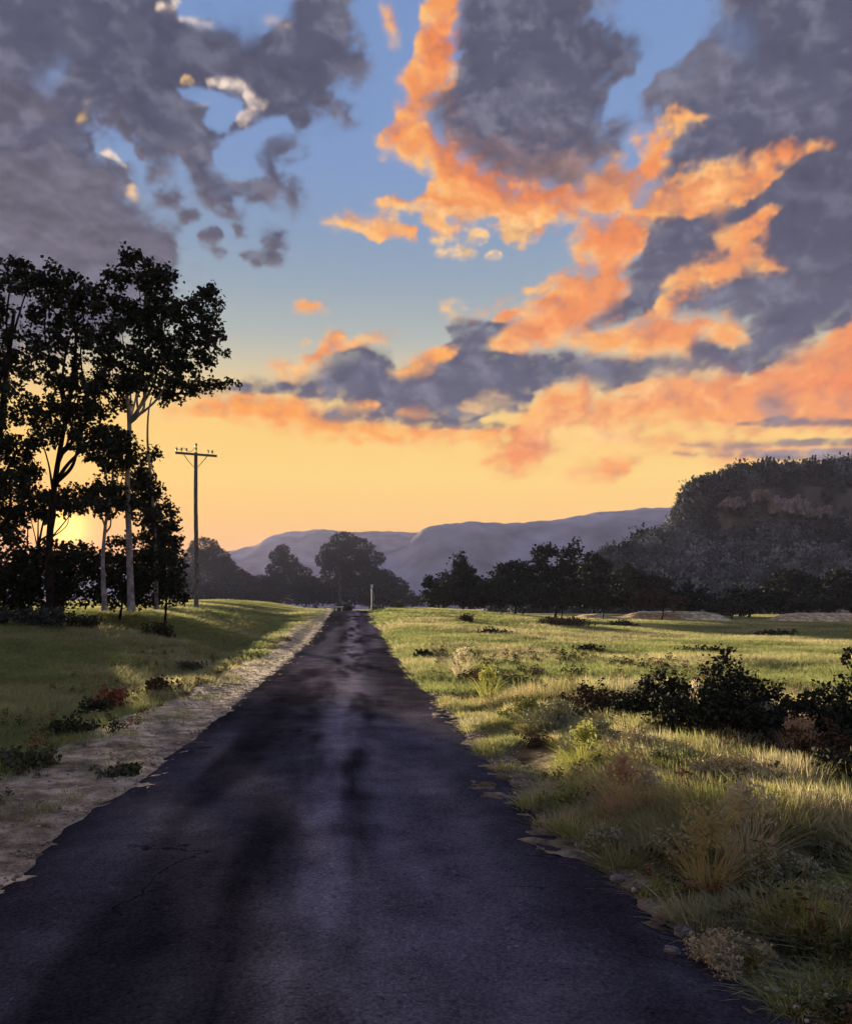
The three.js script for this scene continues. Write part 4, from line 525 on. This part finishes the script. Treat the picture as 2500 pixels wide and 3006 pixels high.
const blockGeo = [3, 5, 8].map((q) => { const g = new THREE.BoxGeometry(2, 2, 2, 7, 8, 4).toNonIndexed(), p = g.attributes.position; for (let i = 0; i < p.count; i++) { const x = p.getX(i), y = p.getY(i), z = p.getZ(i), n = fbm(x * 1.3 + q * 5 + z * 0.7, y * 3.1 + z * 0.9, 4) - 0.5, c = 1 - 0.22 * Math.max(0, Math.abs(x * y) - 0.5); p.setXYZ(i, x * c * (1 + n * 0.55), y * c * (1 + n * 0.35), z + n * 1.1); } g.computeVertexNormals(); return g; });
for (const [X, d, h0, w, h, lab] of [[1605, 190, 25, 4.6, 3.0, 'pale craggy rock outcrop high on the bluff face'], [1545, 190, 27, 2.2, 2.0, 'small tan rock left of the craggy outcrop on the bluff'], [1665, 190, 24, 2.6, 1.8, 'flat tan ledge right of the craggy outcrop on the bluff'], [1490, 195, 24.5, 2.6, 1.8, 'lone pale rock near the nose of the bluff'], [1705, 180, 14, 2.8, 1.5, 'low brown rock lower on the bluff face near the right edge']]) {
  const x = (X - 873.5) / 1650 * d; let z = -d, best = 1e9; for (let q = 146; q < 235; q += 0.5) { const xx = (X - 873.5) / 1650 * q, e = Math.abs(bluffY(xx, -q) - h0); if (e < best) { best = e; z = -q; } }
  const xx = (X - 873.5) / 1650 * -z; const g = thing('rock_outcrop', lab, 'rock', [xx, bluffY(xx, z), z + 3.2], 'rock outcrops on the bluff'), q = rng(Math.round(X)); for (let k = 0; k < 7; k++) { const p = part('rock_block', blockGeo[k % 3], rockTan, g); p.position.set((k - 3) / 3 * w * 0.8 + (q() - 0.5), h * (0.1 + 0.5 * q()), (q() - 0.5) * 1.5); p.scale.set(w * lerp(0.12, 0.26, q()), h * lerp(0.3, 0.8, q()), 1.3); p.rotation.set(-0.15, (q() - 0.5) * 0.7, (q() - 0.5) * 0.25); }
}
for (const [p, sx, sy, lab] of [[[34.07,-93], 2.0, 0.9, 'pale boulder between the black tree and the wide dark tree'], [[30.59,-88], 1.0, 0.55, 'small pink boulder at the foot of the black tree'], [[44.74,-87], 0.9, 0.8, 'warm tan boulder under the trees at the right edge']])
  rockThing('boulder', lab, onGround(p[0], p[1], sy * 0.4), sx, sy, sy, sx * 3, rockTan, 'boulder');
for (const [p, w, h, lab, seed] of [[[-7.15,-70], 2.0, 0.75, 'dull green rounded shrub behind the white rail at the road end', 61], [[-2.55,-72], 1.6, 0.8, 'dull green shrub right of the white marker post', 62], [[-4.06,-68], 1.1, 0.45, 'low pale shrub at the foot of the white marker post', 63]])
  shrub('shrub', lab, p, w, h, { seed, leaf: M.leafDull, size: 0.18, clumps: 9, group: 'shrubs at the road end' });

// ------------------------------------------------------------------ utility pole
const box = (w, h, d) => new THREE.BoxGeometry(w, h, d);
{
  const b = onGround(-14.26, -50, -0.1), t = thing('utility_pole', 'weathered wooden utility pole with crossarm and no wires', 'utility pole', b, undefined, 0.12), H = 9.75;
  part('pole', limb([[0, 0, 0], [0.02, H * 0.3, 0.01], [-0.03, H * 0.65, 0], [-0.02, H, 0]], 0.145, 0.105, 14, 0.05, 2), M.timber, t);
  const arm = part('crossarm', box(2.5, 0.13, 0.11), M.timber, t); arm.position.set(0.03, H - 0.15, 0.2); arm.rotation.z = -0.06;
  for (const s of [-1, 1]) part('brace', limb([[s * 0.72, H - 0.2 - s * 0.04, 0.27], [s * 0.4, H - 0.62, 0.24], [s * 0.1, H - 0.95, 0.19]], 0.025, 0.02, 6, 0), M.steel, t);
  const bell = new THREE.LatheGeometry([[0, 0], [0.012, 0], [0.012, 0.12], [0.065, 0.12], [0.07, 0.16], [0.045, 0.18], [0.06, 0.2], [0.055, 0.25], [0.03, 0.28], [0, 0.285]].map(([x, y]) => new THREE.Vector2(x, y)), 12);
  for (const x of [-1.15, -0.85, -0.55, 0.75, 1.0]) { const i = part('insulator', bell, M.ceramic, t); i.position.set(x, H - 0.09 - x * 0.06, 0.2); part('pin', new THREE.CylinderGeometry(0.016, 0.016, 0.2, 8).translate(0, 0.03, 0), M.steel, i); }
  const pin = part('pole_top_pin', limb([[0, H - 0.1, 0], [0.01, H + 0.25, 0], [0, H + 0.55, 0]], 0.03, 0.025, 8, 0), M.steel, t);
  for (const y of [0.05, 0.3]) { const i = part('insulator', bell, M.ceramic, t); i.position.set(0, H + y, 0); }
  part('jumper_wire', limb([[-1.1, H + 0.1, 0.22], [-0.7, H + 0.22, 0.24], [-0.35, H - 0.02, 0.25], [-0.05, H + 0.3, 0.05]], 0.014, 0.014, 5, 0), M.steel, t);
}
// small posts and rail at the road end
{
  const p = [-7.92,-74], b = onGround(p[0], p[1], -0.1), t = thing('timber_post', 'thick grey timber post in front of the large round tree', 'post', b);
  part('post', limb([[0, 0, 0], [0.02, 1.8, 0], [0, 4.1, 0]], 0.15, 0.12, 10, 0.08, 4), M.greyTimber, t);
  part('cap', new THREE.ConeGeometry(0.14, 0.1, 10).translate(0, 4.15, 0), M.greyTimber, t);
  part('side_stake', limb([[-0.75, 0, 0], [-0.74, 1.2, 0], [-0.75, 2.2, 0]], 0.035, 0.03, 6, 0.05), M.greyTimber, t);
  part('tie_bar', box(0.75, 0.06, 0.04).translate(-0.38, 1.9, 0), M.greyTimber, t);
}
{
  const p = [-4.53,-67], b = onGround(p[0], p[1], -0.1), t = thing('marker_post', 'thin white marker post right of the road end', 'post', b);
  part('post', limb([[0, 0, 0], [0.02, 1.2, 0], [0, 2.35, 0]], 0.04, 0.035, 8, 0.03), M.whitePaint, t);
  part('top_plate', box(0.2, 0.28, 0.025).translate(0.03, 2.2, 0.05), M.whitePaint, t);
  part('stay', limb([[0.02, 1.95, 0], [0.18, 1.5, 0], [0.2, 1.0, 0]], 0.015, 0.015, 6, 0), M.whitePaint, t);
}
{
  const p = [-7.81,-68], b = onGround(p[0], p[1], -0.05), t = thing('guard_rail', 'low white rail at the far end of the road', 'guard rail', b);
  part('rail', box(1.7, 0.12, 0.05).translate(0, 0.42, 0.05), M.whitePaint, t);
  for (const x of [-0.7, 0, 0.7]) part('rail_post', box(0.09, 0.5, 0.07).translate(x, 0.22, 0), M.whitePaint, t);
}

// ------------------------------------------------------------------ grass
function tuft(n, spread, bend, w, seed, seg = 3) {       // unit-high tuft of bent tapering blades
  const r = rng(seed), P = [], I = [];
  for (let i = 0; i < n; i++) {
    const a = r() * 6.283, q = Math.sqrt(r()) * spread, x = Math.cos(a) * q, z = Math.sin(a) * q, f = r() * 6.283, lean = bend * lerp(0.2, 1, r()), h = lerp(0.5, 1, r()), ca = Math.cos(a + (r() - 0.5) * 1.6), sa = Math.sin(a + (r() - 0.5) * 1.6), k0 = P.length / 3, bw = w * lerp(0.6, 1.3, r());
    for (let k = 0; k < seg; k++) { const t = k / seg, l = lean * t * t, ww = bw * (1 - t * 0.75); const px = x + ca * l, pz = z + sa * l, py = h * t * (1 - 0.25 * lean * t); P.push(px + Math.cos(f) * ww, py, pz + Math.sin(f) * ww, px - Math.cos(f) * ww, py, pz - Math.sin(f) * ww); }
    P.push(x + ca * lean, h * (1 - 0.25 * lean), z + sa * lean);
    for (let k = 0; k < seg - 1; k++) { const b = k0 + k * 2; I.push(b, b + 1, b + 2, b + 1, b + 3, b + 2); }
    I.push(k0 + seg * 2 - 2, k0 + seg * 2 - 1, k0 + seg * 2);
  }
  const g = new THREE.BufferGeometry(); g.setAttribute('position', new THREE.Float32BufferAttribute(P, 3)); g.setIndex(I); g.computeVertexNormals(); return g;
}
const inView = (x, z, m = 1.5) => z < -1.5 && Math.abs(x) < -z * 0.55 + m;
const tuftFine = tuft(26, 0.55, 0.55, 0.016, 5), tuftRough = tuft(34, 0.4, 0.7, 0.014, 6, 4), tuftFar = tuft(16, 0.8, 0.5, 0.035, 7, 2);
{
  const r = rng(2024), meadow = [], rough = [], field = [], far = [];
  const mixG = (q) => [lerp(0.28, 0.47, q), lerp(0.32, 0.44, q), lerp(0.12, 0.23, q)];
  const clumpTone = [[0.36, 0.37, 0.2], [0.54, 0.48, 0.3], [0.33, 0.37, 0.1], [0.5, 0.41, 0.21], [0.28, 0.3, 0.12], [0.44, 0.42, 0.22]];
  const tint = (a, k) => a.map((v) => v * k);
  for (let i = 0; i < 240000; i++) {                       // spread so that the density falls off with distance
    const d = i % 6 ? 2.2 + 108 * r() ** 2.1 : 3 + 9 * r(), u = i % 6 ? (r() * 2 - 1) * 0.6 : 0.1 + 0.5 * r(), x = u * d + (r() - 0.5) * 2, z = -d - (r() - 0.5) * 0.5; if (!inView(x, z)) continue;
    const s = roadS(x, z), y = groundY(x, z) - 0.02, n = fbm(x * 0.3 + 3, z * 0.3 + 9, 4), m = fbm(x * 1.1 + 60, z * 1.1 + 8, 3);
    if (s > -2.1 && s < 1.72 + 0.5 * (m - 0.4) + 0.42 * ss(6.5, 3.2, d)) continue;
    const big = 0.6 + d * 0.03, k = lerp(0.55, 1.4, r());
    if (s > 0) {
      const edge = ss(2.0, 3.2, s);
      if (d < 15 && s < 12 - d * 0.1) {
        if (m < 0.28 || fbm(x * 0.8 + 20, z * 1.3 + 5, 3) < 0.34) continue;
        const straw = clamp((n - 0.43) * 7 + (m - 0.5) * 2), lump = ss(0.36, 0.6, fbm(x * 1.7 + 91, z * 1.7 + 13, 3)), ct = clumpTone[Math.floor(vn(x * 1.9 + 7, z * 1.9 + 3) * 5.99)], col = mixG(straw).map((v, q) => lerp(v, ct[q], 0.75));
        if (r() > 0.62 + lump) continue;
        if (rough.length < 40000) rough.push([x, y, z, r() * 6.28, lerp(0.25, 0.42, r()) * (0.7 + 0.3 * edge), lerp(0.12, 0.4, r() * n * 1.8) * lerp(0.45, 1, edge) * lerp(0.4, 1.15, lump), ...tint(col, k), (r() - 0.5) * 0.25, (r() - 0.5) * 0.25]);
      } else {
        const straw = clamp((n - 0.5) * 5), col = mixG(straw);
        (d > 45 ? far : meadow).push([x, y, z, r() * 6.28, 0.35 * big, lerp(0.12, 0.3, r()) * lerp(0.7, 1.2, n), ...tint(col, k), 0, 0]);
      }
    } else {
      const verge = ss(-4.6, -2.6, s) * (1 - ss(40, 60, d)); if (r() < verge * 0.75 || (s > -3.0 - 1.6 * (m - 0.45) && r() < lerp(0.97, 0.55, ss(0.46, 0.6, m)))) continue;
      const dry = clamp((n - 0.5) * 4), col = mixG(dry);
      field.push([x, y, z, r() * 6.28, 0.32 * big, lerp(0.06, 0.2, r()) * lerp(0.6, 1.4, n), ...tint(col, k), 0, 0]);
    }
  }
  stuff('meadow_grass', tuftFine, M.grass, meadow, 'yellow green meadow grass right of the road', 'grass');
  stuff('far_meadow_grass', tuftFar, M.grass, far, 'sunlit grass at the far side of the right meadow', 'grass');
  stuff('roadside_grass', tuftRough, M.grass, rough, 'rough olive and straw grass along the right road edge', 'grass');
  stuff('field_grass', tuftFine, M.grass, field, 'short dull green grass of the left field', 'grass');
  console.log('grass', meadow.length, far.length, rough.length, field.length);
}
{
  // broad-leaved weeds and herbs mixed into both verges
  const r = rng(515), weed = leaves([[0, 0.35, 0, 0.3, 0.22, 0.3], [0.2, 0.2, 0.1, 0.2, 0.15, 0.2], [-0.2, 0.22, -0.1, 0.2, 0.15, 0.2], [0.05, 0.6, 0.02, 0.12, 0.18, 0.12]], { size: 0.14, density: 9, per: 10, seed: 88, wide: 0.34 }), places = [];
  const tones = [[0.06, 0.075, 0.03], [0.045, 0.05, 0.028], [0.13, 0.14, 0.04], [0.2, 0.2, 0.06], [0.15, 0.1, 0.055], [0.26, 0.13, 0.08], [0.28, 0.24, 0.13]];
  for (let i = 0; i < 9000 && places.length < 1100; i++) {
    const d = 3 + 24 * r() ** 1.5, right = r() < 0.72, s = right ? 2.05 + r() ** 1.3 * 7 : -2.6 - r() * 3.2, x = s - 0.305 - 0.085 * d, z = -d; if (!inView(x, z, 0.3)) continue;
    const n = fbm(x * 0.9 + 11, z * 0.9 + 2, 3); if (n < 0.46) continue;
    const c = tones[Math.min(6, Math.floor(r() ** 1.3 * 7))], h = lerp(0.12, 0.42, r() ** 1.6) * (s < 0 ? 0.6 : 1) * lerp(0.6, 1, ss(2, 3, Math.abs(s)));
    places.push([x, groundY(x, z) - 0.01, z, r() * 6.28, h * lerp(0.8, 1.4, r()), h, ...c]);
  }
  stuff('roadside_weeds', weed, matte(1, 1, 1, { side: THREE.DoubleSide }), places, 'mixed green and brown weeds scattered through both verges', 'weeds');
}
// pale seeding tussocks that stand out of the roadside grass
const plume = (n, seed) => { const r = rng(seed), gs = []; for (let i = 0; i < n; i++) { const a = r() * 6.283, l = 0.25 * r(), h = lerp(0.7, 1, r()); const g = leaves([[Math.cos(a) * l, h, Math.sin(a) * l, 0.035, 0.12, 0.035]], { size: 0.075, density: 12, per: 10, seed: seed * 50 + i, wide: 0.22 }); gs.push(g); } return mergeGeometries(gs); };
const straw = { warm: [0.48, 0.35, 0.22], pale: [0.5, 0.45, 0.3], green: [0.3, 0.32, 0.09], gold: [0.46, 0.4, 0.17] };
[[1278, 1690, 0.44, 'warm', 'orange straw tussock standing tall at the road edge'], [1325, 1690, 0.36, 'pale', 'pale feathery tussock right beside the orange one'], [1195, 1590, 0.42, 'green', 'pale green tussock left of a dark hollow in the verge'], [1455, 1830, 0.4, 'gold', 'golden tussock low in the right verge'], [1530, 1790, 0.42, 'pale', 'straw tussock right of the golden one'], [1425, 1560, 0.6, 'pale', 'single tall pale spike of grass before the dark shrubs'], [945, 1392, 0.55, 'pale', 'whitish tussock close to the road farther off'], [1000, 1440, 0.5, 'green', 'yellow green tussock at the road edge near the whitish one'], [1560, 1560, 0.4, 'pale', 'feathery pale tussock at the foot of the middle shrub'], [1640, 1600, 0.42, 'warm', 'tan tussock below the shrub at the right edge']].forEach(([X, Y, h, c, lab], i) => {
  const d = 1650 * 1.6 / (Y - 1246), x = (X - 873.5) / 1650 * d, b = onGround(x, -d, -0.02), t = thing('grass_tussock', lab, 'tussock', b, 'seeding tussocks on the right verge', i);
  const m = new THREE.MeshPhysicalMaterial({ color: rgb(...straw[c]), roughness: 1, specularIntensity: 0.1, transmission: 0.4, thickness: 0, side: THREE.DoubleSide });
  const w = i === 5 ? 0.35 : 1; h *= 1.25; part('blades', tuft(i === 5 ? 16 : 150, 0.2 * w, 0.75 * w, 0.007, 300 + i, 5).scale(h, h, h), m, t); part('seed_heads', plume(i === 5 ? 5 : 22, 20 + i).scale(h * (w < 1 ? 0.4 : 1), h, h * (w < 1 ? 0.4 : 1)), m, t);
});

// ------------------------------------------------------------------ shrubs
const dark = 'dark shrubs between verge and meadow';
[[1495, 1550, 200, 175, 'large pointed dark shrub in the middle of the shrub row', { spike: 1, clumps: 14, seed: 71 }], [1350, 1510, 130, 120, 'smaller pointed dark shrub left of the large one', { spike: 1, clumps: 11, seed: 72 }], [1725, 1580, 170, 190, 'tall dark shrub at the right edge of the row', { clumps: 14, seed: 73, spike: 1 }], [1250, 1480, 110, 85, 'low brown shrub at the left end of the shrub row', { leaf: M.leafBrown, clumps: 10, seed: 74 }], [1600, 1555, 130, 110, 'low dark shrub filling the row right of the large one', { clumps: 11, seed: 75 }], [1420, 1545, 110, 90, 'low dark shrub between the two pointed shrubs', { clumps: 10, seed: 76 }], [1660, 1600, 120, 110, 'brown dark shrub before the one at the right edge', { leaf: M.leafBrown, clumps: 10, seed: 77 }], [1300, 1512, 120, 75, 'low dark shrub under the smaller pointed shrub', { clumps: 11, seed: 78 }], [1545, 1590, 130, 80, 'low olive shrub in front of the large pointed shrub', { leaf: M.leafOlive, clumps: 11, seed: 79 }], [1180, 1470, 100, 55, 'flat brown shrub leading the shrub row toward the road', { leaf: M.leafBrown, clumps: 9, seed: 80 }], [1745, 1650, 130, 120, 'dark shrub cut by the right edge below the row', { clumps: 12, seed: 87 }]].forEach(([X, Y, w, h, lab, o]) => { const d = 1650 * 1.62 / (Y - 1246); shrub('dark_shrub', lab, [(X - 873.5) / 1650 * d, -d], w * 1.75 / 1650 * d, h * 1.22 / 1650 * d, { size: 0.05, per: 20, density: 20, point: 0.5, group: dark, ...o }); });
[[1225, 1650, 70, 45, 'small dark herb clump between the tussocks', 81], [1540, 1730, 130, 55, 'dark hollow shrub low in the right verge', 82], [1700, 1780, 120, 70, 'dark low shrub at the right edge below the shrub row', 83], [1520, 1900, 90, 55, 'small brown shrub near the lower right corner', 84], [1310, 1760, 70, 30, 'flat olive herb clump at the road edge', 85], [985, 1395, 50, 36, 'dark weed clump at the road edge by the whitish tussock', 86], [1400, 1660, 130, 60, 'brown shrub behind the pale feathery tussock', 88], [1620, 1700, 150, 70, 'olive shrub between the straw tussock and the right edge', 89], [1100, 1530, 60, 34, 'dark herb clump at the road edge left of the green tussock', 90], [1640, 1960, 130, 60, 'dark herb clump in the lower right corner', 99]].forEach(([X, Y, w, h, lab, seed]) => { const d = 1650 * 1.62 / (Y - 1246); shrub('low_shrub', lab, [(X - 873.5) / 1650 * d, -d], w / 1650 * d, h / 1650 * d, { seed, leaf: seed % 2 ? M.leafOlive : M.leafBrown, size: 0.035, clumps: 10, per: 16, group: 'low shrubs in the right verge' }); });
[[1215, 1336, 60, 12, 'small dark mound shrub alone in the right meadow', 91], [1440, 1338, 110, 11, 'long low dark shrub in the middle of the right meadow', 92], [1150, 1298, 150, 16, 'long reddish brown low shrub in the far right meadow', 93], [1270, 1292, 90, 12, 'dark low shrub right of the long reddish one', 94], [1600, 1300, 130, 12, 'brown low shrub in the far meadow near the right edge', 95], [955, 1298, 40, 18, 'round brown shrub right of the road crest', 96], [1010, 1312, 70, 12, 'flat brown shrub beyond the road edge weeds', 97], [870, 1345, 40, 14, 'dark weed patch on the right road shoulder', 98]].forEach(([X, Y, w, h, lab, seed]) => { const d = 1650 * 1.5 / (Y - 1246); shrub('meadow_shrub', lab, [(X - 873.5) / 1650 * d, -d], w / 1650 * d, h / 1650 * d * 1.5, { seed, leaf: [93, 96].includes(seed) ? M.leafBrown : M.leafOlive, size: 0.11, clumps: 12, per: 14, group: 'low shrubs in the right meadow' }); });
[[232, 1450, 80, 60, 'rusty orange shrub on the ditch bank', { leaf: M.leafRust, seed: 101, point: 0.2 }], [195, 1462, 60, 50, 'olive shrub left of the rusty one', { leaf: M.leafOlive, seed: 102 }], [155, 1515, 90, 55, 'dark weed clump at the edge of the pale verge', { seed: 103, leaf: M.leafOlive }], [325, 1425, 70, 38, 'brown weeds right of the rusty shrub', { leaf: M.leafBrown, seed: 104 }], [390, 1375, 60, 26, 'dark weeds farther along the ditch', { seed: 105, leaf: M.leafDull }], [60, 1590, 120, 55, 'dark weed clump at the left edge of the verge', { seed: 106, leaf: M.leafDull }], [235, 1600, 90, 28, 'flat dull green weeds at the road edge', { seed: 107, leaf: M.leafDull }]].forEach(([X, Y, w, h, lab, o]) => { const d = 1650 * 1.68 / (Y - 1246); shrub('ditch_shrub', lab, [(X - 873.5) / 1650 * d, -d], w / 1650 * d, h / 1650 * d, { size: 0.07, clumps: 9, per: 14, group: 'weeds along the left ditch', ...o }); });

// pale rounded scrub in the right verge
[[1060, 1480, 80, 46, 'leafLime', 'lime green scrub clump where the verge narrows by the road'], [1130, 1500, 90, 52, 'leafSage', 'sage scrub left of the flat brown shrub'], [1215, 1560, 110, 70, 'leafSage', 'sage scrub behind the pale green tussock'], [1300, 1580, 120, 60, 'leafCream', 'cream scrub below the smaller pointed shrub'], [1400, 1610, 120, 66, 'leafSage', 'sage scrub below the gap between the pointed shrubs'], [1500, 1640, 140, 70, 'leafCream', 'wide cream scrub below the large pointed shrub'], [1600, 1660, 120, 64, 'leafSage', 'sage scrub below the low shrub right of the large one'], [1690, 1720, 110, 80, 'leafCream', 'cream scrub near the right edge under the row'], [1160, 1650, 80, 44, 'leafLime', 'lime scrub at the asphalt edge beside the grey pink stone'], [1240, 1740, 90, 50, 'leafSage', 'sage scrub at the asphalt edge below the orange tussock'], [1400, 1760, 120, 66, 'leafSage', 'sage scrub left of the golden tussock'], [1600, 1830, 150, 80, 'leafSage', 'large sage scrub right of the straw tussock'], [1500, 1960, 150, 60, 'leafCream', 'cream scrub near the bottom of the verge'], [1700, 1900, 120, 90, 'leafSage', 'sage scrub at the right edge near the bottom'], [1350, 1830, 80, 40, 'leafLime', 'lime scrub spilling over the asphalt edge near the white stone']].forEach(([X, Y, w, h, leaf, lab], i) => { const d = 1650 * 1.6 / (Y - 1246); shrub('pale_shrub', lab, [(X - 873.5) / 1650 * d, -d], w * 1.2 / 1650 * d, h * 1.4 / 1650 * d, { seed: 400 + i, leaf: M[leaf], size: Math.min(0.045, 0.0048 * d), per: 18, density: 22, clumps: 9, point: 0.15, wide: 0.26, group: 'pale scrub of the right verge' }); });

// ------------------------------------------------------------------ stones along the road edges
const stonePale = matte(0.36, 0.33, 0.31, { map: paleMap, bumpMap: soilBump, bumpScale: 0.01 }), stoneBrown = matte(0.24, 0.17, 0.14, { map: paleMap, bumpMap: soilBump, bumpScale: 0.01 });
[[1266, 1803, 0.034, 'white stone at the right road edge', stonePale], [1352, 1890, 0.031, 'pinkish stone below the white one at the road edge', stoneBrown], [1405, 1912, 0.04, 'tan stone beside the pinkish one', stonePale], [1378, 1950, 0.028, 'pale stone nearest the camera at the right road edge', stonePale], [1100, 1648, 0.043, 'grey pink stone where the tussocks begin', stonePale], [1660, 1800, 0.037, 'whitish stone in the grass at the right', stonePale]].forEach(([X, Y, q, lab, mat], i) => { const d = 1650 * 1.63 / (Y - 1246), x = (X - 873.5) / 1650 * d; rockThing('stone', lab, [x, Math.max(groundY(x, -d), 0.01) + q * 0.3, -d], q * 1.5, q * 0.7, q, i + 2, mat, 'stone', 'stones along the right road edge'); });
{
  const r = rng(77), places = [];
  for (let i = 0; i < 9000; i++) { const d = 2 + 30 * r() ** 2, left = r() < 0.62, e = left ? edgeL(d) : edgeR(d), s = e + (left ? -1 : 1) * (r() ** 1.5 * (left ? 0.9 : 0.35) - 0.12), x = s - 0.305 - 0.085 * d, z = -d, q = lerp(0.003, 0.018, r() ** 4), k = lerp(0.5, 1.2, r()); places.push([x, Math.max(groundY(x, z) + 0.03, Math.abs(s) < 1.95 ? roadH(d) + 0.016 : -9), z, r() * 6.28, q, q * 0.7, 0.4 * k, 0.35 * k, 0.3 * k]); }
  stuff('gravel', stoneGeo(4, 0), matte(1, 1, 1), places, 'loose pale gravel along both road edges', 'gravel');
}


renderer.render(scene, camera);
